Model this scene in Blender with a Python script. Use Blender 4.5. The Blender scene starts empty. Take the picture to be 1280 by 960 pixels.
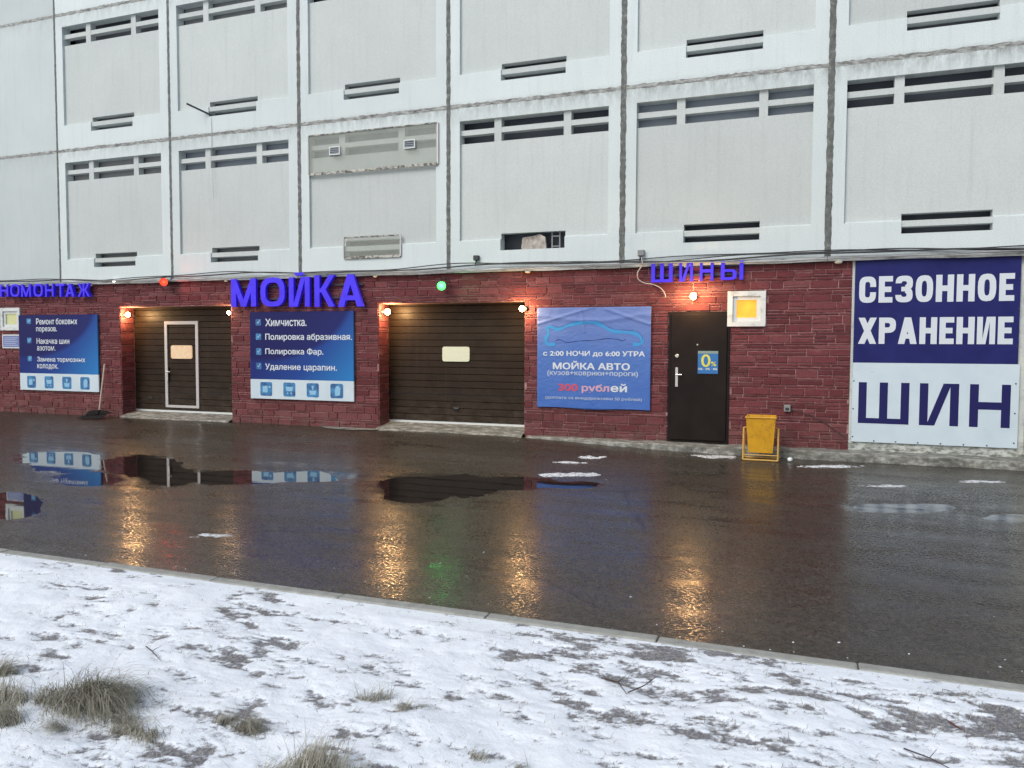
import bpy, math, random
import numpy as np
from mathutils import Vector, Matrix
from mathutils.geometry import tessellate_polygon
R = math.radians
S = bpy.context.scene
C = S.collection
random.seed(7)

# ------------------------------------------------------------------ camera
cd = bpy.data.cameras.new('camera'); cam = bpy.data.objects.new('camera', cd); C.objects.link(cam)
cd.sensor_width = 36; cd.lens = 977.3 / 1280 * 36; cd.clip_start = .05; cd.clip_end = 5000
r_, u_, w_ = Vector((0.93685, 0.34971, 0.00372)), Vector((-0.02104, 0.04574, 0.99873)), Vector((-0.34909, 0.93574, -0.05021))
M = Matrix.Identity(4)
for i in range(3):
    M[i][0], M[i][1], M[i][2] = r_[i], u_[i], -w_[i]
CAM = (17.714, -12.196, 1.499)
M.translation = Vector(CAM)
cam.matrix_world = M
S.camera = cam

# ------------------------------------------------------------------ world, sun, exposure
W = bpy.data.worlds.new('World'); S.world = W; W.use_nodes = True
nt = W.node_tree; nt.nodes.clear()
sky = nt.nodes.new('ShaderNodeTexSky'); sky.sky_type = 'NISHITA'; sky.sun_disc = False
SUN_EL, SUN_AZ = R(42), R(205)
sky.sun_elevation = SUN_EL; sky.sun_rotation = SUN_AZ; sky.air_density = 1.2; sky.dust_density = 3.0; sky.ozone_density = 1.0
hs = nt.nodes.new('ShaderNodeHueSaturation'); hs.inputs['Saturation'].default_value = .74
bg = nt.nodes.new('ShaderNodeBackground'); bg.inputs['Strength'].default_value = .085
wo = nt.nodes.new('ShaderNodeOutputWorld')
nt.links.new(sky.outputs[0], hs.inputs['Color']); nt.links.new(hs.outputs[0], bg.inputs[0]); nt.links.new(bg.outputs[0], wo.inputs[0])
sd = bpy.data.lights.new('sun', 'SUN'); sun = bpy.data.objects.new('sun', sd); C.objects.link(sun)
sd.energy = .8; sd.angle = R(30); sd.color = (1, .98, .95)
sdir = Vector((math.sin(SUN_AZ) * math.cos(SUN_EL), math.cos(SUN_AZ) * math.cos(SUN_EL), math.sin(SUN_EL)))
sun.rotation_euler = sdir.to_track_quat('Z', 'Y').to_euler()
S.view_settings.view_transform = 'Standard'; S.view_settings.look = 'None'; S.view_settings.gamma = 1
S.view_settings.exposure = 0.7
S.cycles.max_bounces = 8

# ------------------------------------------------------------------ helpers
def lin(*c):
    return tuple(((v / 255) / 12.92 if v / 255 <= .04045 else ((v / 255 + .055) / 1.055) ** 2.4) for v in c) + (1,)

class Mat:
    def __init__(s, name, color=(.5, .5, .5, 1), rough=.6, metal=0, spec=.5, emit=None, emit_s=0, coat=0):
        s.m = bpy.data.materials.new(name); s.m.use_nodes = True
        s.t = s.m.node_tree; s.b = s.t.nodes['Principled BSDF']
        if len(color) == 3: color = tuple(color) + (1,)
        s.set('Base Color', color); s.set('Roughness', rough); s.set('Metallic', metal); s.set('Specular IOR Level', spec); s.set('Coat Weight', coat)
        if emit: s.set('Emission Color', tuple(emit) + (1,) if len(emit) == 3 else emit); s.set('Emission Strength', emit_s)
    def set(s, k, v): s.b.inputs[k].default_value = v
    def n(s, typ, ins=None, **kw):
        n = s.t.nodes.new('ShaderNode' + typ)
        for k, v in kw.items(): setattr(n, k, v)
        for k, v in (ins or {}).items():
            if isinstance(v, bpy.types.NodeSocket): s.t.links.new(v, n.inputs[k])
            else: n.inputs[k].default_value = v
        return n
    def link(s, a, k): s.t.links.new(a, s.b.inputs[k])
    def coord(s, scale=(1, 1, 1), kind='Object'):
        c = s.n('TexCoord').outputs[kind]
        return s.n('Mapping', {'Vector': c, 'Scale': scale}).outputs[0]
    def geo(s, scale=(1, 1, 1)):
        c = s.n('NewGeometry').outputs['Position']
        return s.n('Mapping', {'Vector': c, 'Scale': scale}).outputs[0]
    def noise(s, vec, scale=5, detail=4, rough=.55, dist=0):
        return s.n('TexNoise', {'Vector': vec, 'Scale': scale, 'Detail': detail, 'Roughness': rough, 'Distortion': dist}).outputs[0]
    def ramp(s, fac, *stops):
        n = s.n('ValToRGB', {'Fac': fac}); e = n.color_ramp.elements
        while len(e) < len(stops): e.new(.5)
        for i, (p, c) in enumerate(stops):
            e[i].position = p; e[i].color = c if isinstance(c, tuple) else (c, c, c, 1)
        return n.outputs[0]
    def mix(s, fac, a, b, bt='MIX'):
        n = s.n('Mix', data_type='RGBA', blend_type=bt)
        for k, v in ((0, fac), (6, a), (7, b)):
            if isinstance(v, bpy.types.NodeSocket): s.t.links.new(v, n.inputs[k])
            else: n.inputs[k].default_value = v
        return n.outputs[2]
    def math(s, op, a, b=0, c=0, clamp=False):
        n = s.n('Math', operation=op); n.use_clamp = clamp
        for k, v in ((0, a), (1, b), (2, c)):
            if isinstance(v, bpy.types.NodeSocket): s.t.links.new(v, n.inputs[k])
            else: n.inputs[k].default_value = v
        return n.outputs[0]
    def bump(s, h, strength=.3, dist=.01):
        s.link(s.n('Bump', {'Height': h, 'Strength': strength, 'Distance': dist}).outputs[0], 'Normal')

class MB:
    """collects polygons, then links them as one mesh object"""
    def __init__(s): s.v = []; s.f = []; s.mi = []; s.attr = []
    def poly(s, pts, mi=0):
        b = len(s.v); s.v += [tuple(p) for p in pts]; s.f.append(tuple(range(b, b + len(pts)))); s.mi.append(mi)
    def box(s, x0, x1, y0, y1, z0, z1, mi=0):
        b = len(s.v)
        s.v += [(x0, y0, z0), (x1, y0, z0), (x1, y1, z0), (x0, y1, z0), (x0, y0, z1), (x1, y0, z1), (x1, y1, z1), (x0, y1, z1)]
        for f in ((0, 3, 2, 1), (4, 5, 6, 7), (0, 1, 5, 4), (1, 2, 6, 5), (2, 3, 7, 6), (3, 0, 4, 7)):
            s.f.append(tuple(b + i for i in f)); s.mi.append(mi)
    def cbox(s, x0, x1, y0, y1, z0, z1, c=.006, mi=0, jit=0):
        """box whose front (-Y) face is chamfered by c"""
        b = len(s.v); j = lambda: random.uniform(-jit, jit)
        s.v += [(x0, y1, z0), (x1, y1, z0), (x1, y1, z1), (x0, y1, z1),
                (x0, y0 + c, z0), (x1, y0 + c, z0), (x1, y0 + c, z1), (x0, y0 + c, z1),
                (x0 + c, y0 + j(), z0 + c), (x1 - c, y0 + j(), z0 + c), (x1 - c, y0 + j(), z1 - c), (x0 + c, y0 + j(), z1 - c)]
        for f in ((0, 1, 5, 4), (1, 2, 6, 5), (2, 3, 7, 6), (3, 0, 4, 7), (4, 5, 9, 8), (5, 6, 10, 9), (6, 7, 11, 10), (7, 4, 8, 11), (8, 9, 10, 11)):
            s.f.append(tuple(b + i for i in f)); s.mi.append(mi)
    def tube(s, pts, r, n=8, mi=0, cap=True):
        pts = [Vector(p) for p in pts]; rs = r if isinstance(r, (list, tuple)) else [r] * len(pts)
        b = len(s.v); up = None
        for i, p in enumerate(pts):
            d = (pts[min(i + 1, len(pts) - 1)] - pts[max(i - 1, 0)]).normalized()
            if up is None: up = Vector((0, 0, 1)) if abs(d.z) < .9 else Vector((1, 0, 0))
            a = d.cross(up).normalized(); c = a.cross(d).normalized(); up = c
            for k in range(n):
                t = 2 * math.pi * k / n; s.v.append(tuple(p + (a * math.cos(t) + c * math.sin(t)) * rs[i]))
        for i in range(len(pts) - 1):
            for k in range(n):
                s.f.append((b + i * n + k, b + i * n + (k + 1) % n, b + (i + 1) * n + (k + 1) % n, b + (i + 1) * n + k)); s.mi.append(mi)
        if cap:
            s.f.append(tuple(b + k for k in range(n))[::-1]); s.mi.append(mi)
            e = b + (len(pts) - 1) * n; s.f.append(tuple(e + k for k in range(n))); s.mi.append(mi)
    def lathe(s, prof, o, axis, n=16, mi=0):
        """prof: (along, radius)"""
        axis = Vector(axis).normalized(); o = Vector(o)
        a = axis.orthogonal().normalized(); c = axis.cross(a); b = len(s.v)
        for h, r in prof:
            for k in range(n):
                t = 2 * math.pi * k / n; s.v.append(tuple(o + axis * h + (a * math.cos(t) + c * math.sin(t)) * max(r, 1e-4)))
        for i in range(len(prof) - 1):
            for k in range(n):
                s.f.append((b + i * n + k, b + i * n + (k + 1) % n, b + (i + 1) * n + (k + 1) % n, b + (i + 1) * n + k)); s.mi.append(mi)
    def ball(s, o, r, n=14, mi=0, sq=(1, 1, 1)):
        b = len(s.v); m = n // 2
        for i in range(m + 1):
            ph = math.pi * i / m
            for k in range(n):
                t = 2 * math.pi * k / n
                s.v.append((o[0] + r * sq[0] * math.sin(ph) * math.cos(t), o[1] + r * sq[1] * math.sin(ph) * math.sin(t), o[2] + r * sq[2] * math.cos(ph)))
        for i in range(m):
            for k in range(n):
                s.f.append((b + i * n + k, b + (i + 1) * n + k, b + (i + 1) * n + (k + 1) % n, b + i * n + (k + 1) % n)); s.mi.append(mi)
    def build(s, name, mat, parent=None, smooth=False, loc=None, rnd=None):
        me = bpy.data.meshes.new(name); off = Vector(loc) if loc else Vector((0, 0, 0))
        me.from_pydata([tuple(Vector(v) - off) for v in s.v] if loc else s.v, [], s.f)
        mats = mat if isinstance(mat, (list, tuple)) else [mat]
        for m in mats: me.materials.append(m.m if isinstance(m, Mat) else m)
        me.polygons.foreach_set('material_index', s.mi)
        if smooth: me.polygons.foreach_set('use_smooth', [True] * len(s.f))
        if rnd is not None:
            at = me.attributes.new('rnd', 'FLOAT', 'POINT'); at.data.foreach_set('value', rnd if hasattr(rnd, '__len__') else [rnd] * len(s.v))
        me.update()
        o = bpy.data.objects.new(name, me); C.objects.link(o); o.location = off
        if parent: o.parent = parent; o.matrix_parent_inverse = parent.matrix_world.inverted()
        return o

def tag(o, label=None, cat=None, group=None, kind=None):
    for k, v in (('label', label), ('category', cat), ('group', group), ('kind', kind)):
        if v: o[k] = v
    return o
def thing(name, loc, label, cat, group=None):
    o = bpy.data.objects.new(name, None); C.objects.link(o); o.empty_display_size = .1
    o.location = loc; o.matrix_world = Matrix.Translation(Vector(loc))
    return tag(o, label, cat, group)

# smooth value noise for the ground meshes
def _hash(ix, iy, seed):
    n = (ix.astype(np.int64) * 374761393 + iy.astype(np.int64) * 668265263 + seed * 974634777) & 0xffffffff
    n = ((n ^ (n >> 13)) * 1274126177) & 0xffffffff
    return ((n ^ (n >> 16)) & 0xffff) / 65535.0
def vnoise(x, y, seed):
    ix, iy = np.floor(x), np.floor(y); fx, fy = x - ix, y - iy
    fx = fx * fx * (3 - 2 * fx); fy = fy * fy * (3 - 2 * fy)
    a, b, c, d = _hash(ix, iy, seed), _hash(ix + 1, iy, seed), _hash(ix, iy + 1, seed), _hash(ix + 1, iy + 1, seed)
    return (a * (1 - fx) + b * fx) * (1 - fy) + (c * (1 - fx) + d * fx) * fy
def fbm(x, y, seed=0, octv=4, gain=.5):
    t = 0; a = 1; n = 0
    for i in range(octv):
        t = t + a * vnoise(x * 2 ** i + i * 17.3, y * 2 ** i + i * 9.1, seed + i); n += a; a *= gain
    return t / n
def sstep(a, b, v):
    t = np.clip((v - a) / (b - a), 0, 1); return t * t * (3 - 2 * t)
def grid_mesh(name, xs, ys, zf, mat, attrs=None, smooth=True):
    X, Y = np.meshgrid(xs, ys); X = X.ravel(); Y = Y.ravel(); Z = zf(X, Y)
    nx, ny = len(xs), len(ys)
    me = bpy.data.meshes.new(name); me.vertices.add(nx * ny)
    me.vertices.foreach_set('co', np.stack([X, Y, Z], 1).ravel().astype(np.float32))
    i = (np.arange(ny - 1)[:, None] * nx + np.arange(nx - 1)[None, :]).ravel()
    q = np.stack([i, i + 1, i + nx + 1, i + nx], 1)
    nf = len(q); me.loops.add(nf * 4); me.loops.foreach_set('vertex_index', q.ravel().astype(np.int32))
    me.polygons.add(nf); me.polygons.foreach_set('loop_start', np.arange(0, nf * 4, 4, dtype=np.int32))
    me.polygons.foreach_set('use_smooth', np.ones(nf, dtype=bool))
    me.update(calc_edges=True); me.materials.append(mat.m)
    for k, v in (attrs or {}).items():
        at = me.attributes.new(k, 'FLOAT', 'POINT'); at.data.foreach_set('value', v(X, Y).astype(np.float32))
    o = bpy.data.objects.new(name, me); C.objects.link(o); return o
def spread(lo, a, b, hi, step, big):
    l = np.arange(lo, a, big); m = np.arange(a, b, step); h = np.arange(b, hi + big, big)
    return np.concatenate([l, m, h])

# ------------------------------------------------------------------ materials
def concrete(name, base, dark, top_dirt=False):
    m = Mat(name, base, .85, spec=.25)
    g = m.geo()
    big = m.noise(g, .9, 5, .6)
    fine = m.noise(g, 60, 3, .6)
    stre = m.noise(m.geo((9, 1, .5)), 1.2, 5, .65)
    c = m.mix(m.ramp(big, (.35, 0.), (.7, 1.)), base, dark)
    c = m.mix(m.math('MULTIPLY', m.ramp(stre, (.52, 0.), (.75, 1.)), .28), c, tuple(v * .72 for v in dark[:3]) + (1,))
    c = m.mix(m.math('MULTIPLY', m.ramp(fine, (.35, 1.), (.6, 0.)), .18), c, (.25, .26, .27, 1))
    if top_dirt:
        # grime that has run down from every horizontal joint
        z = m.n('SeparateXYZ', {'Vector': m.n('NewGeometry').outputs['Position']}).outputs[2]
        f = m.math('FRACT', m.math('DIVIDE', m.math('SUBTRACT', z, 2.72), 2.77))
        near = m.ramp(f, (0, 0.), (.87, 0.), (.95, .45), (1, 1.))
        nearb = m.ramp(f, (0, .85), (.012, .3), (.035, 0.), (1, 0.))
        d = m.noise(m.geo((9, 1, 3)), 1, 6, .75)
        dm = m.math('MULTIPLY', near, m.ramp(d, (.38, 0.), (.62, 1.)))
        dm = m.math('MAXIMUM', dm, m.math('MULTIPLY', nearb, m.ramp(m.noise(m.geo((8, 1, 8)), 1, 5, .7), (.35, 0.), (.6, 1.))))
        x = m.n('SeparateXYZ', {'Vector': m.n('NewGeometry').outputs['Position']}).outputs[0]
        dm = m.math('MULTIPLY', dm, m.math('MULTIPLY_ADD', x, .04, .35), clamp=True)
        c = m.mix(m.math('MULTIPLY', dm, .75), c, (.17, .175, .165, 1))
    tone = m.math('MULTIPLY_ADD', m.n('ObjectInfo').outputs['Random'], .10, .92)
    c = m.mix(1.0, c, m.n('CombineColor', {'Red': tone, 'Green': tone, 'Blue': m.math('MULTIPLY', tone, .995)}).outputs[0], 'MULTIPLY')
    rust = m.math('MULTIPLY', m.ramp(m.noise(m.geo((5, 1, .35)), 1.7, 6, .75), (.63, 0.), (.76, 1.)), .35)
    c = m.mix(rust, c, (.33, .31, .25, 1))
    m.link(c, 'Base Color'); m.bump(m.math('ADD', fine, m.math('MULTIPLY', m.noise(g, 220, 2), .5)), .25, .004)
    return m
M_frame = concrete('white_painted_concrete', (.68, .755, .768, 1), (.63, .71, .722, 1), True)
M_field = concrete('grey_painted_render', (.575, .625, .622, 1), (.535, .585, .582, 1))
M_blank = concrete('blank_wall_render', (.57, .635, .645, 1), (.52, .59, .60, 1), True)
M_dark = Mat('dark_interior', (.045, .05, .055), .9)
M_haze = Mat('vent_haze_grey', (.13, .145, .17), .9)  # haze painted as a flat grey, for sheets added behind the vent openings
M_bluegrey = Mat('blue_grey_sheet', (.25, .285, .33), .8)
M_greymurk = Mat('grey_sheet', (.24, .25, .255), .8)
M_debris = Mat('pale_board', (.42, .38, .34), .9)
m = M_debris; m.link(m.ramp(m.noise(m.coord(), 9, 5), (.35, (.2, .17, .15, 1)), (.65, (.5, .47, .43, 1))), 'Base Color')
M_joint = Mat('joint_sealant', (.1, .105, .1), .9)
m = M_joint; m.link(m.ramp(m.noise(m.geo(), 11, 6, .7), (.3, (.07, .075, .07, 1)), (.55, (.15, .16, .155, 1)), (.75, (.36, .38, .36, 1))), 'Base Color'); m.bump(m.noise(m.geo(), 50, 4), .6, .01)
M_hjoint = Mat('grey_mortar_joint', (.2, .2, .2), .9)
m = M_hjoint; m.link(m.ramp(m.noise(m.geo((1, 1, 3)), 7, 6, .7), (.34, (.09, .095, .09, 1)), (.5, (.27, .28, .27, 1)), (.66, (.5, .53, .52, 1))), 'Base Color'); m.bump(m.noise(m.geo(), 50, 4), .6, .01)

M_mortar = Mat('tile_grout', (.36, .20, .20), .9)
m = M_mortar; m.link(m.ramp(m.noise(m.geo(), 14, 4), (.3, (.20, .085, .085, 1)), (.6, (.43, .26, .26, 1))), 'Base Color')
def brickmat():
    m = Mat('red_facing_stone', (.15, .02, .025), .7, spec=.18)
    a = m.n('Attribute', attribute_name='rnd').outputs['Fac']
    c = m.ramp(a, (0, (.112, .032, .037, 1)), (.35, (.145, .040, .046, 1)), (.7, (.175, .050, .057, 1)), (1, (.21, .075, .080, 1)))
    g = m.geo((1, 1, 1.6))
    n1 = m.noise(g, 22, 5, .65)
    c = m.mix(m.math('MULTIPLY', m.ramp(n1, (.35, 0.), (.7, 1.)), .45), c, (.08, .014, .018, 1))
    pale = m.noise(m.geo((1, 1, 2)), 2.3, 6, .7)
    c = m.mix(m.math('MULTIPLY', m.ramp(pale, (.56, 0.), (.75, 1.)), .38), c, (.36, .20, .19, 1))
    zf = m.n('SeparateXYZ', {'Vector': m.n('NewGeometry').outputs['Position']}).outputs[2]
    foot = m.math('MULTIPLY', m.ramp(zf, (0, 1.), (.22, .45), (.5, 0.)), m.ramp(m.noise(m.geo((1, 1, 1.5)), 5, 6, .7), (.4, 0.), (.62, 1.)))
    c = m.mix(m.math('MULTIPLY', foot, .6), c, (.16, .115, .10, 1))
    c = m.mix(m.math('MULTIPLY', m.ramp(m.noise(m.geo((1.5, 1, .35)), 1.8, 6, .7), (.55, 0.), (.75, 1.)), .35), c, (.05, .02, .02, 1))
    m.link(c, 'Base Color')
    h = m.math('ADD', n1, m.math('MULTIPLY', m.noise(m.geo((1, 1, 3)), 60, 4, .6), .6))
    m.bump(h, .6, .010)
    m.link(m.ramp(n1, (.3, .6), (.7, .85)), 'Roughness')
    return m
M_brick = brickmat()
M_ledge = Mat('weathered_white_flashing', (.5, .52, .52), .5, spec=.4)
m = M_ledge; m.link(m.ramp(m.noise(m.geo((1, 6, 6)), 3, 6, .7), (.33, (.12, .12, .115, 1)), (.5, (.42, .44, .44, 1)), (.68, (.66, .69, .69, 1))), 'Base Color')
M_cable = Mat('black_cable', (.03, .032, .035), .5)
M_greycable = Mat('pale_cable', (.45, .45, .44), .5)
M_foam = Mat('cream_foam', (.62, .58, .48), .9)
M_plaster = Mat('stained_plaster', (.5, .53, .5), .9)
m = M_plaster
pc = m.ramp(m.noise(m.geo((1, 1, .8)), 3.2, 6, .65), (.32, (.26, .28, .26, 1)), (.46, (.50, .54, .53, 1)), (.7, (.60, .63, .58, 1)))
z = m.n('SeparateXYZ', {'Vector': m.n('NewGeometry').outputs['Position']}).outputs[2]
low = m.math('MULTIPLY', m.ramp(z, (0, 1.), (.12, .7), (.3, 0.)), m.ramp(m.noise(m.geo((1, 1, 2)), 9, 5, .7), (.42, 0.), (.6, 1.)))
m.link(m.mix(low, pc, (.12, .13, .1, 1)), 'Base Color'); m.bump(m.noise(m.geo(), 40, 5), .5, .01)
M_plinth = Mat('frosted_concrete', (.3, .3, .28), .75)
m = M_plinth; m.link(m.ramp(m.noise(m.geo((1, 2, 2)), 6, 7, .72), (.34, (.075, .08, .07, 1)), (.5, (.19, .195, .175, 1)), (.66, (.42, .44, .42, 1))), 'Base Color'); m.bump(m.noise(m.geo(), 45, 5, .7), .8, .015)
M_kerb = Mat('grey_kerb', (.25, .26, .25), .8)
m = M_kerb; m.link(m.ramp(m.noise(m.geo(), 13, 6, .7), (.3, (.24, .25, .235, 1)), (.7, (.38, .39, .36, 1))), 'Base Color'); m.bump(m.noise(m.geo(), 90, 4, .6), .6, .006)

M_door = Mat('brown_door_panel', (.05, .038, .03), .42, spec=.16)
m = M_door
zz = m.n('SeparateXYZ', {'Vector': m.n('NewGeometry').outputs['Position']}).outputs[2]
spray = m.math('MULTIPLY', m.ramp(zz, (.1, .9), (.45, .35), (.9, 0.)), m.ramp(m.noise(m.geo((1, 1, 1.4)), 7, 7, .75), (.42, 0.), (.68, 1.)))
runs = m.math('MULTIPLY', m.ramp(m.noise(m.geo((11, 1, .5)), 1.4, 5, .7), (.55, 0.), (.75, 1.)), .35)
m.link(m.mix(m.math('MAXIMUM', spray, runs), m.ramp(m.noise(m.geo((1, 1, 1)), 2.4, 5), (.3, (.019, .0125, .0085, 1)), (.7, (.031, .021, .014, 1))), (.075, .062, .05, 1)), 'Base Color'); m.bump(m.noise(m.geo((3, 1, 30)), 9, 3), .25, .004)
M_steel = Mat('dark_brown_steel', (.020, .016, .016), .5, spec=.15)
m = M_steel; m.link(m.ramp(m.noise(m.geo(), 3, 5), (.3, (.010, .0072, .0068, 1)), (.7, (.017, .012, .011, 1))), 'Base Color'); m.bump(m.noise(m.geo(), 150, 3), .15, .002)
M_alu = Mat('pale_aluminium', (.50, .49, .50), .4, metal=.2)
M_chrome = Mat('brushed_nickel', (.6, .6, .6), .3, metal=.9)
M_pvc = Mat('white_window_plastic', (.62, .66, .66), .4)
m = M_pvc; m.link(m.ramp(m.noise(m.geo(), 8, 5, .7), (.32, (.36, .38, .37, 1)), (.5, (.64, .68, .68, 1))), 'Base Color')
M_lit = Mat('lit_yellow_pane', (.3, .2, .05), .15, emit=(1, .47, .015), emit_s=.72)
m = M_lit; m.link(m.ramp(m.noise(m.geo((1, 1, 1)), 4, 3), (.35, (1, .26, .004, 1)), (.65, (1, .46, .01, 1))), 'Emission Color')
M_litpale = Mat('faint_lit_pane', (.32, .33, .2), .15, emit=(.75, .8, .38), emit_s=.22)
M_dpane = Mat('warm_acrylic_pane', (.45, .38, .28), .12, emit=(1, .62, .3), emit_s=.22)
m = M_dpane; m.link(m.ramp(m.noise(m.geo((3, 1, 3)), 3.4, 3), (.35, (.9, .45, .16, 1)), (.6, (1, .72, .42, 1))), 'Emission Color')
M_dpane2 = Mat('cream_acrylic_pane', (.5, .52, .42), .12, emit=(.85, .9, .6), emit_s=.12)
M_seal = Mat('white_door_seal', (.62, .66, .66), .5)

def letter_mats():
    f = Mat('blue_letter_face', (.03, .018, .42), .4, spec=.25, emit=(.085, .045, .78), emit_s=.42)
    m = f; m.link(m.ramp(m.noise(m.coord((1, 1, 1)), 6, 2), (.3, (.045, .022, .60, 1)), (.7, (.075, .04, .82, 1))), 'Emission Color')
    s = Mat('blue_letter_side', (.02, .015, .3), .4, emit=(.012, .006, .4), emit_s=.4)
    return f, s
M_lface, M_lside = letter_mats()
M_backing = Mat('dark_sign_rail', (.03, .03, .05), .6)
M_white = Mat('white_print', (.62, .68, .74), .5)
M_dimwhite = Mat('faded_white_print', (.42, .50, .66), .5)
M_red = Mat('red_print', (.58, .06, .10), .5)
M_pink = Mat('pink_print', (.58, .34, .45), .5)
M_cyan = Mat('cyan_print', (.035, .28, .62), .5)
M_cyan_edge = Mat('dark_cyan_print', (.02, .12, .36), .5)
M_navy = Mat('navy_print', (.018, .018, .105), .5, spec=.15)
M_bannernavy = Mat('navy_banner', (.03, .035, .20), .5, spec=.15)
m = M_bannernavy; m.link(m.ramp(m.noise(m.geo(), 3, 5), (.3, (.013, .016, .105, 1)), (.7, (.020, .025, .145, 1))), 'Base Color'); m.bump(m.noise(m.geo(), 4, 3), .12, .03)
M_bannerwhite = Mat('pale_banner', (.55, .65, .74), .45)
m = M_bannerwhite
sc = m.ramp(m.noise(m.geo((1.4, 1, 4)), 7, 5, .7), (.66, 0.), (.74, 1.))
m.link(m.mix(m.math('MULTIPLY', sc, .5), m.ramp(m.noise(m.geo(), 2.2, 5), (.3, (.52, .63, .71, 1)), (.7, (.60, .71, .78, 1))), (.24, .26, .26, 1)), 'Base Color'); m.bump(m.noise(m.geo(), 4, 3), .12, .03)
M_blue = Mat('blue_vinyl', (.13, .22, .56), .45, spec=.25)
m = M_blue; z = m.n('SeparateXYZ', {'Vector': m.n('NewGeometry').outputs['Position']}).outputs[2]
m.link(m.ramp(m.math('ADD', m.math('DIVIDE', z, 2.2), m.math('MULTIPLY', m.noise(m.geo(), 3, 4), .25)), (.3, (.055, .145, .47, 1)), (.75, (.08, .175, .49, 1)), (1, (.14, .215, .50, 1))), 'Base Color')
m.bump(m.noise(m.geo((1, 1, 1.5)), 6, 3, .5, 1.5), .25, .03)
def boardmat():
    # printed board: navy with a brighter blue sweep in the lower right corner (generated coordinates)
    m = Mat('printed_blue_board', (.03, .06, .3), .4, spec=.2)
    g = m.n('TexCoord').outputs['Generated']; s = m.n('SeparateXYZ', {'Vector': g}); x, z = s.outputs[0], s.outputs[2]
    dx = m.math('SUBTRACT', x, .12); dz = m.math('SUBTRACT', z, 1.25)
    d = m.math('SQRT', m.math('ADD', m.math('MULTIPLY', dx, dx), m.math('MULTIPLY', m.math('MULTIPLY', dz, dz), .8)))
    inside = m.ramp(d, (.84, 0.), (.90, 1.))
    diag = m.math('SUBTRACT', x, m.math('MULTIPLY', z, .55))
    base = m.ramp(diag, (0, (.010, .012, .10, 1)), (.5, (.012, .020, .14, 1)), (1, (.018, .07, .30, 1)))
    lite = m.ramp(diag, (0, (.012, .026, .17, 1)), (.45, (.015, .06, .28, 1)), (.95, (.025, .19, .50, 1)))
    m.link(m.mix(inside, base, lite), 'Base Color'); return m
M_board = boardmat()
M_icon = Mat('icon_blue', (.03, .14, .36), .35)
m = M_icon; m.link(m.ramp(m.noise(m.geo(), 9, 3), (.35, (.02, .08, .25, 1)), (.65, (.05, .26, .52, 1))), 'Base Color')
M_iconlight = Mat('icon_glyph', (.25, .5, .72), .4)
M_plaque = Mat('blue_grey_plaque', (.16, .20, .42), .5)
M_sticker = Mat('poster_blue', (.02, .15, .42), .4)
M_yellowprint = Mat('yellow_print', (.62, .6, .1), .5)
M_greyprint = Mat('grey_green_print', (.2, .28, .26), .5)
M_binyellow = Mat('yellow_painted_metal', (.55, .28, .012), .45)
m = M_binyellow
dirt = m.ramp(m.noise(m.geo((1, 1, .7)), 16, 6, .7), (.5, 0.), (.72, 1.))
m.link(m.mix(m.math('MULTIPLY', dirt, .55), m.ramp(m.noise(m.geo(), 6, 4), (.3, (.58, .29, .012, 1)), (.7, (.70, .38, .02, 1))), (.16, .085, .02, 1)), 'Base Color'); m.bump(m.noise(m.geo(), 14, 4), .25, .01)
M_binframe = Mat('yellow_tube_paint', (.55, .33, .08), .5)
M_black = Mat('black_rubber', (.012, .012, .013), .8, spec=.15)
M_wood = Mat('pale_wood', (.42, .37, .33), .7)
M_bulb = Mat('warm_bulb', (1, .8, .5), .3, emit=(1, .62, .24), emit_s=30)
M_bulbsmall = Mat('white_bulb', (1, .8, .5), .3, emit=(1, .78, .55), emit_s=22)
M_led = Mat('white_led', (1, 1, 1), .3, emit=(1, .95, .9), emit_s=6)
M_redlens = Mat('red_lens', (.4, .02, .02), .3, emit=(1, .045, .018), emit_s=1.7)
M_greenlens = Mat('green_lens', (.02, .4, .1), .3, emit=(.12, 1, .17), emit_s=1.6)
M_film = Mat('yellowed_plastic_film', (.50, .51, .40), .25)
m = M_film; m.set('Alpha', .40); m.link(m.ramp(m.noise(m.geo((1, 1, .6)), 3, 4), (.35, (.42, .46, .41, 1)), (.7, (.50, .54, .48, 1))), 'Base Color'); m.bump(m.noise(m.geo((2, 1, .5)), 3, 3, .5, 1), .15, .03)
M_filmedge = Mat('brown_batten', (.16, .15, .13), .8)
m = M_filmedge; m.link(m.ramp(m.noise(m.geo((1, 1, 1)), 13, 4, .7), (.42, (.1, .1, .09, 1)), (.56, (.5, .5, .45, 1))), 'Base Color')
M_rod = Mat('dark_metal_rod', (.05, .055, .06), .5, metal=.4)

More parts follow.
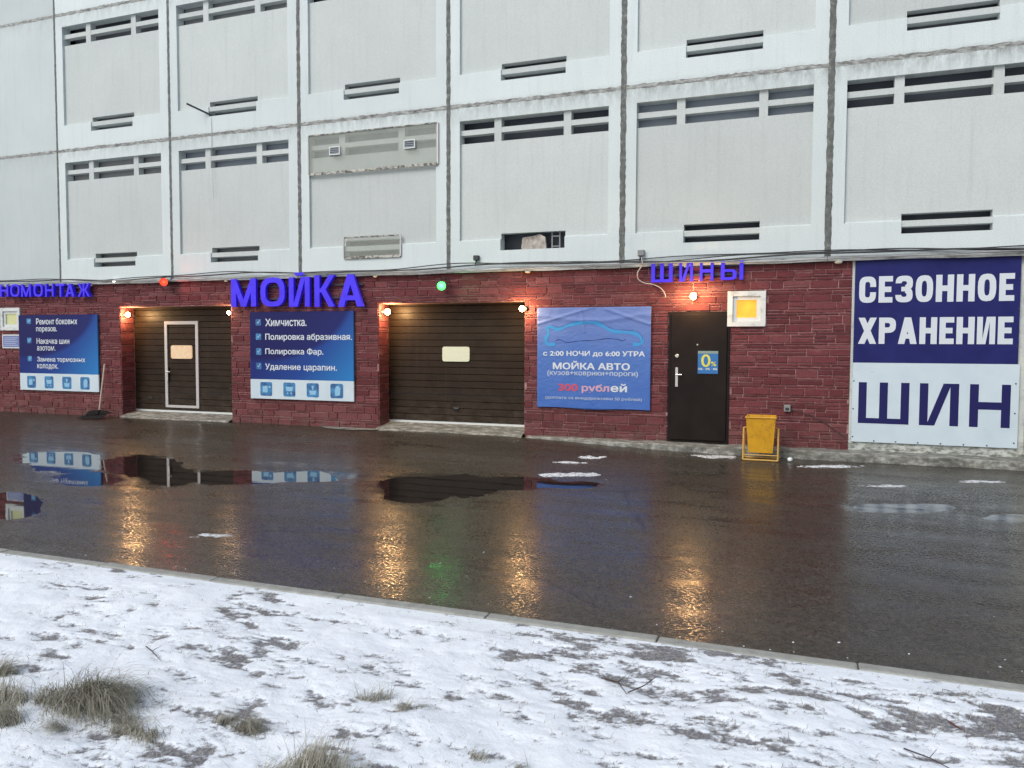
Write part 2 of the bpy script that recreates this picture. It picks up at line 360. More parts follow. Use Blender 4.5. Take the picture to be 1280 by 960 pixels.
def asphaltmat():
    m = Mat('wet_asphalt', (.03, .03, .03), .2, spec=.34)
    g = m.geo()
    agg = m.noise(g, 60, 2, .6); agg2 = m.noise(g, 24, 2, .6); grit = m.noise(g, 38, 6, .85); big = m.noise(m.geo((.6, 1, 1)), .8, 5, .6)
    c = m.ramp(grit, (.36, (.010, .0088, .0062, 1)), (.5, (.038, .033, .0245, 1)), (.68, (.16, .143, .112, 1)))
    c = m.mix(m.math('MULTIPLY', m.ramp(big, (.35, 0.), (.7, 1.)), .5), c, (.040, .037, .031, 1))
    silt = m.ramp(m.noise(m.geo((.7, 2.2, 1)), 1.6, 7, .72), (.52, 0.), (.70, 1.))
    c = m.mix(m.math('MULTIPLY', silt, .55), c, (.085, .074, .058, 1))
    vo = m.n('TexVoronoi', {'Vector': m.mix(.08, m.geo((.35, .5, 1)), m.n('TexNoise', {'Vector': g, 'Scale': 2.2, 'Detail': 5}).outputs[1]), 'Scale': .9}, feature='DISTANCE_TO_EDGE').outputs[0]
    crack = m.math('MULTIPLY', m.ramp(vo, (.0, 1.), (.006, 0.)), m.ramp(m.noise(g, .7, 3), (.5, 0.), (.56, 1.)))
    c = m.mix(crack, c, (.006, .006, .006, 1))
    m.link(c, 'Base Color')
    wet = m.n('Attribute', attribute_name='wet').outputs['Fac']
    # stones that stand out of the water film are duller than the film between them
    stone = m.noise(g, 44, 5, .75); dull = m.ramp(stone, (.40, 0.), (.53, 1.))
    patch = m.ramp(m.math('MULTIPLY_ADD', m.noise(m.geo((.4, 2.6, 1)), 1.1, 5, .65), .6, m.math('MULTIPLY', m.noise(m.geo((1, 1.6, 1)), 1.6, 5, .65), .4)), (.36, .2), (.62, 1.))
    r0 = m.math('MULTIPLY_ADD', m.math('MULTIPLY', dull, patch), .50, .085)
    m.link(m.math('MULTIPLY', r0, m.math('MULTIPLY_ADD', wet, -.55, 1.0)), 'Roughness')
    h = m.math('ADD', m.math('ADD', agg, m.math('MULTIPLY', agg2, 1.2)), m.math('MULTIPLY', stone, .8))
    b = m.n('Bump', {'Height': h, 'Distance': .0008}); m.t.links.new(m.math('MULTIPLY_ADD', wet, -.5, .85, clamp=True), b.inputs['Strength']); m.link(b.outputs[0], 'Normal')
    return m
M_asphalt = asphaltmat()
M_palepuddle = Mat('pale_puddle', (.24, .27, .28), .16)
M_palepuddle.link(M_palepuddle.ramp(M_palepuddle.noise(M_palepuddle.geo((.5, 2.2, 1)), 5, 5, .7), (.38, (.03, .03, .03, 1)), (.62, (.24, .27, .28, 1))), 'Base Color')  # puddle colour mottled from dark to pale
M_water = Mat('puddle_water', (.016, .015, .014), .025, spec=.75)
m = M_water; m.bump(m.noise(m.geo((1, 1, 1)), 5, 2), .03, .01)
def snowmat():
    m = Mat('patchy_snow', (.8, .83, .88), .65, spec=.3)
    g = m.geo(); bare = m.n('Attribute', attribute_name='bare').outputs['Fac']
    f = m.math('ADD', bare, m.math('MULTIPLY', m.math('SUBTRACT', m.noise(g, 30, 7, .78), .5), 1.9))
    mask = m.math('MULTIPLY', m.ramp(f, (.40, 0.), (.78, 1.)), .92)
    snow = m.ramp(m.noise(g, 6, 4), (.3, (.80, .86, .94, 1)), (.7, (.86, .92, .98, 1)))
    soil = m.ramp(m.noise(g, 55, 5, .7), (.32, (.045, .042, .055, 1)), (.5, (.15, .145, .165, 1)), (.68, (.34, .34, .33, 1)))
    m.link(m.mix(mask, snow, soil), 'Base Color')
    m.bump(m.math('ADD', m.math('MULTIPLY', m.noise(g, 70, 5, .65), .5), m.math('MULTIPLY', m.noise(g, 16, 3), 1.0)), .55, .012)
    return m
M_snow = snowmat()
M_thinsnow = Mat('slushy_snow', (.6, .64, .68), .6)
m = M_thinsnow; m.link(m.ramp(m.noise(m.geo(), 28, 5, .7), (.4, (.25, .27, .28, 1)), (.52, (.68, .72, .76, 1))), 'Base Color'); m.bump(m.noise(m.geo(), 60, 4), .6, .01)
M_grass = Mat('dead_grass', (.2, .19, .13), .8)
m = M_grass; m.link(m.ramp(m.n('Attribute', attribute_name='rnd').outputs['Fac'], (0, (.13, .125, .10, 1)), (.5, (.30, .29, .225, 1)), (1, (.50, .48, .40, 1))), 'Base Color')
M_twig = Mat('dark_twig', (.05, .035, .03), .8)
M_leaf = Mat('brown_leaf', (.13, .05, .03), .7)

# ------------------------------------------------------------------ text
def text_triangles(body, res=3):
    """outlines of a line of text, every contour filled on its own (glyph contours may overlap), holes cut out"""
    cu = bpy.data.curves.new('text', 'FONT'); cu.body = body.replace('Х', 'X')
    ob = bpy.data.objects.new('text', cu); C.objects.link(ob)
    dg = bpy.context.evaluated_depsgraph_get(); dg.update()
    cc = ob.evaluated_get(dg).to_curve(dg); loops = []
    for sp in cc.splines:
        bp = sp.bezier_points; P = []
        for i in range(len(bp)):
            p, q = bp[i], bp[(i + 1) % len(bp)]; a, b, c, d = p.co, p.handle_right, q.handle_left, q.co
            straight = ((b - a).cross(d - a)).length < 1e-5 and ((c - a).cross(d - a)).length < 1e-5
            for k in range(1 if straight else res + 1):
                t = k / (res + 1); v = a * (1 - t) ** 3 + b * 3 * t * (1 - t) ** 2 + c * 3 * t * t * (1 - t) + d * t ** 3
                if not P or (Vector((v.x, v.y)) - P[-1]).length > 1e-5: P.append(Vector((v.x, v.y)))
        if len(P) > 2: loops.append(P)
    ob.to_curve_clear(); bpy.data.objects.remove(ob); bpy.data.curves.remove(cu)
    area = lambda P: sum(P[i].x * P[i - 1].y - P[i - 1].x * P[i].y for i in range(len(P))) / 2
    ar = [area(P) for P in loops]; n = len(loops)
    bb = [(min(v.x for v in P), max(v.x for v in P), min(v.y for v in P), max(v.y for v in P)) for P in loops]
    # contours that share horizontal extent belong to one glyph; its largest contour tells which way round outlines run
    order = sorted(range(n), key=lambda i: bb[i][0]); groups = []; end = -1e9
    for i in order:
        if bb[i][0] > end - .02: groups.append([])
        groups[-1].append(i); end = max(end, bb[i][1]) if len(groups[-1]) > 1 else bb[i][1]
    outer = []; holes_ = {}
    for gset in groups:
        sg = 1 if max((ar[i] for i in gset), key=abs) > 0 else -1
        o_ = [i for i in gset if ar[i] * sg > 0]; outer += o_
        for i in o_: holes_[i] = []
        for i in gset:
            if i in o_: continue
            c = [j for j in o_ if bb[j][0] <= bb[i][0] and bb[j][1] >= bb[i][1] and bb[j][2] <= bb[i][2] and bb[j][3] >= bb[i][3]]
            if c: holes_[min(c, key=lambda j: abs(ar[j]))].append(i)
    V = []; F = []
    for i in outer:
        grp = [loops[i]] + [loops[h] for h in holes_[i]]; n0 = len(V)
        flat = [v for P in grp for v in P]; V += flat
        for t in tessellate_polygon([[v.to_3d() for v in P] for P in grp]):
            A, B_, D_ = (flat[k] for k in t); cr = (B_ - A).cross(D_ - A)
            if abs(cr) > 1e-9: F.append(tuple(n0 + k for k in (t if cr > 0 else t[::-1])))
    return np.array([(v.x, v.y, 0) for v in V], np.float32), F
def text_mesh(body, x0, x1, z0, z1, y, mat, name='lettering', parent=None, bold=.03, fn=None, res=3):
    """flat printed line; it is made bolder by shifted copies 0.1 mm apart in depth"""
    co, fs = text_triangles(body, res)
    n = len(co)
    lo, hi = co.min(0), co.max(0); w = min(bold * (z1 - z0) * 1.0, .02)
    u = (co[:, 0] - lo[0]) / max(hi[0] - lo[0], 1e-6); v = (co[:, 1] - lo[1]) / max(hi[1] - lo[1], 1e-6)
    X = x0 + w + u * (x1 - x0 - 2 * w); Z = z0 + w + v * (z1 - z0 - 2 * w)
    b = MB()
    for k, (dx, dz) in enumerate(((0, 0), (-1, 0), (1, 0), (0, .7), (0, -.7), (.7, .5), (-.7, -.5), (.7, -.5), (-.7, .5))):
        n0 = len(b.v); XX_ = X + dx * w; ZZ_ = Z + dz * w; Y = np.full(n, y - k * .0001)
        if fn is not None: Y = Y + fn(XX_, ZZ_)
        for j, f in enumerate(fs):      # every face a hair apart: glyph outlines may overlap themselves
            b.poly([(float(XX_[i]), float(Y[i]) - (j * 37 % 17) * .000005, float(ZZ_[i])) for i in f])
    return b.build(name, mat, parent)

# block capitals drawn as strokes in a unit box: bars (x0,z0,x1,z1,width x) and rings
def glyph(ch, t):
    """list of convex or closed quads (four corners each) in the unit square; t = stem width, h = bar height"""
    h = min(t * .8, .205); Q = []
    bar = lambda x0, x1, z0, z1: Q.append([(x0, z0), (x1, z0), (x1, z1), (x0, z1)])
    dia = lambda xa, za, xb, zb, w: Q.append([(xa, za), (xa + w, za), (xb + w, zb), (xb, zb)])
    def ring(cx, cz, rx, rz, tx, tz, a0=0, a1=360, n=20):
        # super-ellipse so that condensed round letters keep straight flanks
        pt = lambda a, x, z: (cx + x * math.copysign(abs(math.cos(a)) ** .72, math.cos(a)), cz + z * math.copysign(abs(math.sin(a)) ** .72, math.sin(a)))
        for i in range(n):
            p, q = R(a0 + (a1 - a0) * i / n), R(a0 + (a1 - a0) * (i + 1) / n)
            Q.append([pt(p, rx - tx, rz - tz), pt(p, rx, rz), pt(q, rx, rz), pt(q, rx - tx, rz - tz)])
    if ch == 'М': bar(0, t, 0, 1); bar(1 - t, 1, 0, 1); dia(.5 - t / 2, 0, t * .02, 1, t * .98); dia(.5 - t / 2, 0, 1 - t, 1, t * .98)
    elif ch == 'О': ring(.5, .5, .5, .5, t, h)
    elif ch in 'ИЙ':
        H = .86 if ch == 'Й' else 1
        d_ = t * .95 if t < .3 else .22; t = min(t, .31); bar(0, t, 0, H); bar(1 - t, 1, 0, H); dia(t * .85, 0, 1 - t * .85 - d_, H, d_)
        if ch == 'Й': Q += [[(.27, 1), (.33, .91), (.67, .91), (.73, 1)]]
    elif ch == 'К': bar(0, t, 0, 1); dia(t * .8, .46, 1 - t * 1.15, 1, t * 1.1); dia(1 - t * 1.2, 0, t * .95, .58, t * 1.15)
    elif ch == 'А': dia(0, 0, .5 - t * .55, 1, t * 1.08); dia(1 - t * 1.08, 0, .5 - t * .53, 1, t * 1.08); bar(.22, .78, .2, .2 + h * .85)
    elif ch == 'Н': bar(0, t, 0, 1); bar(1 - t, 1, 0, 1); bar(t, 1 - t, .5 - h / 2, .5 + h / 2)
    elif ch == 'Т': bar(0, 1, 1 - h, 1); bar(.5 - t / 2, .5 + t / 2, 0, 1 - h)
    elif ch == 'Ж': u = t * .8; bar(.5 - u / 2, .5 + u / 2, 0, 1); dia(0, 0, .30, .52, u * 1.1); dia(.30, .48, .02, 1, u * 1.1); dia(1 - u * 1.1, 0, .70 - u * 1.1, .52, u * 1.1); dia(.70 - u * 1.1, .48, .98 - u * 1.1, 1, u * 1.1); bar(.28, .72, .44, .56)
    elif ch == 'Ш': bar(0, t, h, 1); bar(.5 - t / 2, .5 + t / 2, h, 1); bar(1 - t, 1, h, 1); bar(0, 1, 0, h)
    elif ch == 'Ы': bar(0, t, 0, 1); bar(1 - t, 1, 0, 1); bar(t, .45, 0, h); bar(t, .45, .56 - h, .56); ring(.45, .28, .26, .28, t, h, -90, 90, 10)
    elif ch == 'С': ring(.5, .66, .5, .34, t, h, 0, 180, 12); ring(.5, .34, .5, .34, t, h, 180, 360, 12); bar(0, t, .34, .66); bar(1 - t, 1, .60, .66); bar(1 - t, 1, .34, .40)
    elif ch == 'Е': bar(0, t, 0, 1); bar(t, 1, 0, h); bar(t, 1, 1 - h, 1); bar(t, .9, .5 - h / 2, .5 + h / 2)
    elif ch == 'З': ring(.5, .72, .5, .28, t, h, -80, 180, 16); ring(.5, .28, .5, .28, t, h, -180, 80, 16); bar(.34, .62, .5 - h * .42, .5 + h * .42)
    elif ch == 'Х': dia(0, 0, 1 - t * 1.12, 1, t * 1.12); dia(1 - t * 1.12, 0, 0, 1, t * 1.12)
    elif ch == 'Р': bar(0, t, 0, 1); bar(t, .5, 1 - h, 1); bar(t, .5, .42, .42 + h); ring(.5, .71, .5, .29, t, h, -90, 90, 12)
    return Q
def letter(ch, x0, x1, z0, z1, t, y, depth, mat, side=None, parent=None, slant=0):
    b = MB()
    for k, q in enumerate(glyph(ch, t)):
        P = [(x0 + u * (x1 - x0), z0 + v * (z1 - z0) + slant * u) for u, v in q]
        A = sum(P[i][0] * P[(i + 1) % 4][1] - P[(i + 1) % 4][0] * P[i][1] for i in range(4))
        if A < 0: P = P[::-1]
        yk = y - (k % 2) * .0002 - (k // 20) * .0001 - (.0003 if len(glyph(ch, t)) < 8 else 0) * k
        b.poly([(x, yk, z) for x, z in P], 0)
        if depth:
            for i in range(4):
                p, r = P[i], P[(i + 1) % 4]; b.poly([(r[0], yk, r[1]), (p[0], yk, p[1]), (p[0], y + depth, p[1]), (r[0], y + depth, r[1])], 1)
    return b.build('letter', [mat, side] if side else mat, parent)
def word_print(word, x0, x1, z0, z1, t, gap, y, mat, parent, widths={}):
    ws = [widths.get(c, 1.0) for c in word]; tot = sum(ws); W = (x1 - x0 - gap * (len(word) - 1)) / tot; x = x0
    for c, w in zip(word, ws):
        letter(c, x, x + w * W, z0, z1, t / w, y, 0, mat, None, parent); x += w * W + gap

# ================================================================== THE GROUND
def edge_z(X): return -.012 - .115 * sstep(12.2, 17.5, X)
def base_z(X, Y): return -.15 + (edge_z(X) + .15) * sstep(-1.7, 0, Y)
PUD = [(7.76,-4.03,1.07,0.52,2.65),(9.51,-5.14,0.65,0.38,2.77),(9.33,-4.11,1.05,0.48,2.50),(10.36,-4.61,0.80,0.35,2.44),(11.10,-4.39,0.75,0.51,-3.11),(11.97,-4.04,0.64,0.41,-2.94),(10.24,-6.58,0.82,0.23,2.55),(13.69,-3.95,0.78,0.72,2.71),(13.74,-4.57,0.47,0.35,2.18),(14.48,-3.52,0.78,0.44,-2.75),(15.18,-3.37,0.34,0.27,-2.60),(18.66,-3.41,0.54,0.23,-2.64),(19.61,-3.51,0.29,0.15,-2.40),(8.6,-4.6,.7,.4,2.6)]
DRY = []
def puddle_f(X, Y):
    f = np.full(X.shape, -1.0)
    for cx, cy, a, b, t in PUD:
        dx, dy = X - cx, Y - cy; u = (dx * math.cos(t) + dy * math.sin(t)) / a; v = (-dx * math.sin(t) + dy * math.cos(t)) / b
        f = np.maximum(f, 1 - np.sqrt(u * u + v * v))
    return f
def asph_z(X, Y):
    f = puddle_f(X, Y) + (fbm(X * 3.2, Y * 3.2, 5, 4) - .5) * .55
    near = sstep(-2.2, -1.2, Y)
    return base_z(X, Y) - .012 * np.clip(f * 1.6, -.7, .7) * (1 - near) + (fbm(X * 1.1, Y * 1.1, 9, 3) - .5) * .006 + (fbm(X * 14, Y * 14, 3, 3) - .5) * .003
xs = np.concatenate([np.arange(-60, 0, 4), spread(0, 3, 21.5, 60, .032, 2)])
ys = np.arange(-7.96, .361, .032)
g = grid_mesh('asphalt_yard', xs, ys, asph_z, M_asphalt, {'wet': lambda X, Y: sstep(-.35, .25, puddle_f(X, Y) + (fbm(X * 2, Y * 2, 5, 3) - .5) * .4)})
tag(g, kind='structure')
# water: one flat sheet per hollow; it shows where the asphalt dips below it
def water(cx, cy, rx, ry, rot, label, mat=None):
    b = MB(); n = 48
    b.poly([(cx + rx * math.cos(t) * math.cos(rot) - ry * math.sin(t) * math.sin(rot), cy + rx * math.cos(t) * math.sin(rot) + ry * math.sin(t) * math.cos(rot), -.1505) for t in (2 * math.pi * k / n for k in range(n))])
    return tag(b.build('puddle', mat or M_water), label, None, None, 'structure')
water(9.6, -4.5, 3.05, 1.45, -.05, 'long puddle before the blue boards')
water(10.24, -6.58, 1.15, .5, -.55, 'puddle at the left edge near the kerb')
water(14.35, -3.8, 1.62, 1.1, .35, 'dark puddle before the middle garage door')
water(18.66, -3.41, .85, .45, .45, 'pale streak of a puddle before the tyre storage banner', M_palepuddle)
water(19.61, -3.51, .5, .3, .6, 'small pale puddle at the right', M_palepuddle)

b = MB(); b.poly([(-1500, -1500, -.45), (1500, -1500, -.45), (1500, 1500, -.45), (-1500, 1500, -.45)])
tag(b.build('ground', Mat('distant_snowy_ground', (.5, .52, .55), .9)), kind='structure')

# lawn under thin snow
def bare_f(X, Y):
    a = fbm(X * 1.5 + 3, Y * 1.9, 21, 3); c = fbm(X * 6 + Y * 4, Y * 14 - X * 1.5, 31, 6, .72)
    # rows of raked soil run slightly aslant
    t = .035 * sstep(15.8, 17.6, X) - .02 * (1 - sstep(14.6, 15.4, X))
    return sstep(.44, .72, a * .26 + c * .74 + t)
def lawn_z(X, Y):
    n = fbm(X * 2.1, Y * 2.1, 41, 4) - .5
    fade = sstep(-8.04, -8.3, Y)
    far = np.clip((-Y - 11) / 10, 0, 1)
    return -.104 + fade * (n * .07 - .012 * bare_f(X, Y) + (fbm(X * 9, Y * 9, 51, 3) - .5) * .009 + .012) - far * .05
xs = spread(-60, 11.6, 20.2, 60, .0125, 1.2); ys = np.concatenate([np.arange(-40, -11, 1.0), np.arange(-11, -8.035, .0125), [-8.035]])
tag(grid_mesh('snowy_lawn', xs, ys, lawn_z, M_snow, {'bare': bare_f}), kind='structure')
# kerb stones, 1 m each
kerb = thing('lawn_kerb', (16, -8, -.2), 'low grey concrete kerb between the wet asphalt and the snowy lawn', 'kerb')
for i in range(5, 25):
    k = MB(); dz = random.uniform(-.004, .004); dy = random.uniform(-.004, .004)
    k.box(i + .003, i + .997, -8.04 + dy, -7.955 + dy, -.35, -.094 + dz); o = k.build('kerb_stone', M_kerb, kerb)
    bv = o.modifiers.new('b', 'BEVEL'); bv.width = .008; bv.segments = 2

# ================================================================== CONCRETE CAR PARK
bl = thing('concrete_building', (12, 6, 0), 'pale grey concrete panel building with vent slots above the red stone shop front', 'building')
W0, H0, Z0 = 3.0, 2.77, 2.72
FL, FR, FT, REC = .19, .215, .225, .045
MUL = ((.80, .925), (2.0, 2.125))
def facade(col, row, filled=None, slot='bar'):
    x0 = col * W0 + .018; x1 = (col + 1) * W0 - .018; z0 = Z0 + row * H0 + .02; z1 = Z0 + (row + 1) * H0 - .02
    xl, xr = x0 + FL, x1 - FR; zb = z0 + .50; zt = z1 - FT; zg = zt - .375; D = .2
    sx0, sx1, sz0, sz1 = x0 + .93, x0 + 2.04, z0 + .325, z0 + .605
    b = MB()
    b.box(x0, xl, 0, D, z0, z1); b.box(xr, x1, 0, D, z0, z1); b.box(xl, xr, 0, D, zt, z1)
    b.box(xl, xr, 0, D, z0, sz0); b.box(xl, sx0, 0, D, sz0, zb); b.box(sx1, xr, 0, D, sz0, zb)
    # sloped wash along the top of the lower band
    for a0, a1 in ((xl, sx0), (sx1, xr)):
        b.poly([(a0, 0, zb), (a1, 0, zb), (a1, REC, zb + .02), (a0, REC, zb + .02)])
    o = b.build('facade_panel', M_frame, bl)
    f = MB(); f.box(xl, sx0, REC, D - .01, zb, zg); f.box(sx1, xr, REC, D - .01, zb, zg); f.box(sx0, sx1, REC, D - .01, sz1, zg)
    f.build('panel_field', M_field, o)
    # louvres of the top opening
    for a, c in MUL:
        l = MB(); l.box(x0 + a, x0 + c, REC + .002, D - .02, zg, zt); l.build('mullion', M_field, o)
    zm = (zg + zt) / 2 + .0
    segs = ((xl, x0 + MUL[0][0]), (x0 + MUL[0][1], x0 + MUL[1][0]), (x0 + MUL[1][1], xr))
    for a, c in segs:
        l = MB(); l.box(a, c, REC + .006, D - .03, zm - .045, zm + .04); l.build('louvre_bar', M_field, o)
    if slot == 'bar':
        l = MB(); zs = (sz0 + sz1) / 2; l.box(sx0, sx1, .02, D - .03, zs - .042, zs + .042); l.build('louvre_bar', M_field, o)
    near_ = col <= 3 and row < 2
    l = MB(); l.box(sx0 - .15, sx1 + .15, D + (.05 if near_ else .2), D + (.08 if near_ else .23), sz0 - .15, sz1 + .15); l.build('slot_haze_sheet', M_greymurk if near_ else M_haze, o)  # added sheet: its grey stands in for haze that lifts the slot's black
    if not filled:
        l = MB(); l.box(xl - .1, xr + .1, D + .2, D + .23, zg - .15, zt + .15); l.build('backing_or_haze_sheet', M_haze, o)  # added behind open grilles, haze grey instead of a black hole
    if filled:
        l = MB(); l.box(xl, xr, D + .02, D + .05, zg - .1, zt + .05); l.build('backing_or_haze_sheet', filled, o)
    return o, (xl, xr, zg, zt, sx0, sx1, sz0, sz1)
def facade_blank(col, row):
    b = MB(); b.box(col * W0 + .018, (col + 1) * W0 - .018, .0, .2, Z0 + row * H0 + .02, Z0 + (row + 1) * H0 - .02)
    return b.build('facade_panel', M_blank, bl)
fill = {(1, 0): M_greymurk, (2, 0): M_bluegrey, (5, 0): M_bluegrey, (2, 1): M_greymurk, (3, 0): M_bluegrey}
info = {}
for row in range(3):
    for col in range(-1, 8):
        if col < 1: facade_blank(col, row)
        else: info[(col, row)] = facade(col, row, fill.get((col, row)), None if (col, row) in ((4, 0), ) else 'bar')
# sealant in the joints: uneven edges, standing a little proud
def strip_v(x, z0, z1, w, mat):
    b = MB(); n = int((z1 - z0) / .05); prev = None
    for i in range(n + 1):
        z = z0 + (z1 - z0) * i / n; a = w / 2 * (1 + random.uniform(-.12, .2)); c = w / 2 * (1 + random.uniform(-.12, .2))
        cur = ((x - a, -.004, z), (x, -.006, z), (x + c, -.004, z), (x + c, .03, z), (x - a, .03, z))
        if prev:
            for k in range(4): b.poly([prev[k], prev[k + 1], cur[k + 1], cur[k]])
        prev = cur
    return b.build('joint_sealant', mat, bl)
def strip_h(x0, x1, z, w, mat):
    b = MB(); n = int((x1 - x0) / .05); prev = None
    for i in range(n + 1):
        x = x0 + (x1 - x0) * i / n; a = w / 2 * (1 + random.uniform(-.2, .25)); c = w / 2 * (1 + random.uniform(-.25, .45))
        cur = ((x, -.002, z - a), (x, -.003, z), (x, -.002, z + c), (x, .03, z + c), (x, .03, z - a))
        if prev:
            for k in range(4): b.poly([prev[k], cur[k], cur[k + 1], prev[k + 1]])
        prev = cur
    return b.build('joint_mortar', mat, bl)
for col in range(0, 9):
    for row in range(3):
        strip_v(col * W0, Z0 + row * H0, Z0 + (row + 1) * H0, (.045 if col < 2 else .055 if col < 3 else .07 if col < 5 else .085), M_joint)
for row in range(1, 4):
    for col in range(-1, 8): strip_h(col * W0 + .02, (col + 1) * W0 - .02, Z0 + row * H0, .06, M_hjoint)
# inside of the decks, far walls and roof
b = MB()
for row in range(4): b.box(-2.9, 23.9, .3, 14, Z0 + row * H0 - .12, Z0 + row * H0 + .08)
b.build('floor_slab', M_dark, bl)
b = MB(); b.box(-2.9, 23.9, 5.0, 5.2, 2.8, 11); b.build('inner_wall', M_dark, bl)
b = MB(); b.box(-3, -2.8, .21, 14, -.2, 11); b.box(23.8, 24, .21, 14, -.2, 11); b.box(-2.8, 23.8, 13.8, 14, -.2, 11); b.build('side_wall', M_blank, bl)
b = MB(); b.box(-3.1, 24.1, -.02, 14.1, 11.04, 11.25); b.build('roof', M_frame, bl)

# ------------------------------------------------------------------ film covers over one bay
def film(x0, x1, z0, z1, label, name='film_cover'):
    t = thing(name, (x0, -.01, z0), label, 'plastic cover')
    nx, nz = 40, 14; b = MB()
    P = [[(x0 + (x1 - x0) * i / nx, -.012 - .006 * float(fbm(np.array([i * .35]), np.array([j * .3]), 15, 3)[0]) * (0 < j < nz), z0 + (z1 - z0) * j / nz) for i in range(nx + 1)] for j in range(nz + 1)]
    for j in range(nz):
        for i in range(nx): b.poly([P[j][i], P[j][i + 1], P[j + 1][i + 1], P[j + 1][i]])
    b.build('plastic_sheet', M_film, t, smooth=True)
    w = .022
    for q in ((x0, x1, z0 - w, z0 + w), (x0, x1, z1 - w / 3, z1 + w / 2), (x0 - w, x0, z0, z1), (x1, x1 + w, z0, z1)):
        f = MB(); f.box(q[0], q[1], -.03, -.008, q[2], q[3]); f.build('batten', M_filmedge if q[3] - q[2] < .1 else M_alu, t)
    return t
film(9.22, 11.80, 4.57, 5.26, 'large yellowed plastic film stretched over the upper vent grille of the third bay')
film(9.95, 11.08, 3.04, 3.40, 'small rectangle of yellowed plastic film nailed over a low vent slot')
for x, z, lb in ((9.78, 4.95, 'left small white vent frame set in the yellowed film above the car wash sign'), (11.28, 4.94, 'right small white vent frame set in the yellowed film above the car wash sign')):
    t = thing('plastic_vent', (x, -.04, z), lb, 'vent', 'small white vents in the film cover')
    f = MB(); w, h = .11, .075
    f.box(x - w, x + w, -.05, -.028, z + h - .018, z + h); f.box(x - w, x + w, -.05, -.028, z - h, z - h + .018); f.box(x - w, x - w + .018, -.05, -.028, z - h + .018, z + h - .018); f.box(x + w - .018, x + w, -.05, -.028, z - h + .018, z + h - .018)
    f.build('vent_frame', M_seal, t)
    for k in range(4):
        f = MB(); zz = z - .05 + k * .032; f.box(x - w + .02, x + w - .02, -.042, -.03, zz, zz + .016); f.build('vent_slat', M_bluegrey, t)
# things lying in the open slot of bay four
xl, xr, zg, zt, sx0, sx1, sz0, sz1 = info[(4, 0)][1]
b = MB(); b.poly([(13.28, .10, sz0), (13.72, .08, sz0), (13.70, .09, sz0 + .2), (13.60, .10, sz0 + .255), (13.52, .1, sz0 + .23), (13.30, .10, sz0 + .205)])
b.poly([(13.28, .16, sz0), (13.30, .16, sz0 + .205), (13.52, .16, sz0 + .23), (13.60, .16, sz0 + .255), (13.70, .15, sz0 + .2), (13.72, .14, sz0)])
b.poly([(13.28, .10, sz0), (13.30, .10, sz0 + .205), (13.30, .16, sz0 + .205), (13.28, .16, sz0)]); b.poly([(13.30, .10, sz0 + .205), (13.52, .1, sz0 + .23), (13.52, .16, sz0 + .23), (13.30, .16, sz0 + .205)])
b.poly([(13.52, .1, sz0 + .23), (13.60, .10, sz0 + .255), (13.60, .16, sz0 + .255), (13.52, .16, sz0 + .23)]); b.poly([(13.60, .10, sz0 + .255), (13.70, .09, sz0 + .2), (13.70, .15, sz0 + .2), (13.60, .16, sz0 + .255)]); b.poly([(13.70, .09, sz0 + .2), (13.72, .08, sz0), (13.72, .14, sz0), (13.70, .15, sz0 + .2)])
tag(b.build('broken_board', M_debris), 'pale broken board stuck in the open vent slot above the blue vinyl banner', 'board')
b = MB()
for x in (13.80, 13.93): b.box(x, x + .02, .12, .15, sz0, sz1)
b.box(13.82, 13.93, .12, .15, sz0 + .2, sz0 + .22); b.box(13.82, 13.93, .12, .15, sz0 + .04, sz0 + .055)
tag(b.build('small_grate', M_greymurk), 'small dark metal grate in the right end of the open vent slot', 'grate')
b = MB(); b.tube([(6.70, -.30, 6.02), (7.03, .12, 5.84)], .018, 8); tag(b.build('metal_rod', M_rod), 'thin dark metal rod sticking out of a vent slot on the left', 'rod')
b = MB(); b.tube([(7.02, .0, 5.83), (7.03, -.012, 5.6), (7.02, -.012, 5.0), (7.05, -.012, 4.3)], .004, 5); tag(b.build('hanging_wire', M_greycable), 'thin wire hanging down the concrete below the metal rod', 'wire')

# ================================================================== RED STONE SHOP FRONT
wall = thing('brick_wall', (9, 0, 0), 'dark red split stone wall of the ground floor with garage openings', 'wall')
X0, X1, ZT = -1.0, 18.335, 2.70
G1 = (4.62, 7.40, 2.235); G2 = (10.63, 13.38, 2.215); DR = (15.745, 16.665, 2.015)
WIN = (16.62, 17.17, 1.785, 2.31); WINL = (1.20, 1.80, 1.77, 2.26)
b = MB(); D = .44; B0 = .018
segs = [(X0, WINL[0], -.15, ZT), (WINL[0], WINL[1], -.15, WINL[2]), (WINL[0], WINL[1], WINL[3], ZT), (WINL[1], G1[0], -.15, ZT), (G1[0], G1[1], G1[2], ZT), (G1[1], G2[0], -.15, ZT),
        (G2[0], G2[1], G2[2], ZT), (G2[1], DR[0], -.15, ZT), (DR[0], WIN[0], DR[2], ZT), (WIN[0], DR[1], DR[2], WIN[2]) if DR[2] < WIN[2] else None,
        (WIN[0], WIN[1], WIN[3], ZT), (DR[1], WIN[1], -.15, WIN[2]), (WIN[1], X1, -.15, ZT)]
for s_ in segs:
    if s_: b.box(s_[0], s_[1], B0, D, s_[2], s_[3])
b.build('wall_core', M_mortar, wall)
holes = [(G1[0], G1[1], -1, G1[2]), (G2[0], G2[1], -1, G2[2]), (DR[0], DR[1], -1, DR[2]), (WIN[0], WIN[1], WIN[2], WIN[3]), (WINL[0], WINL[1], WINL[2], WINL[3])]
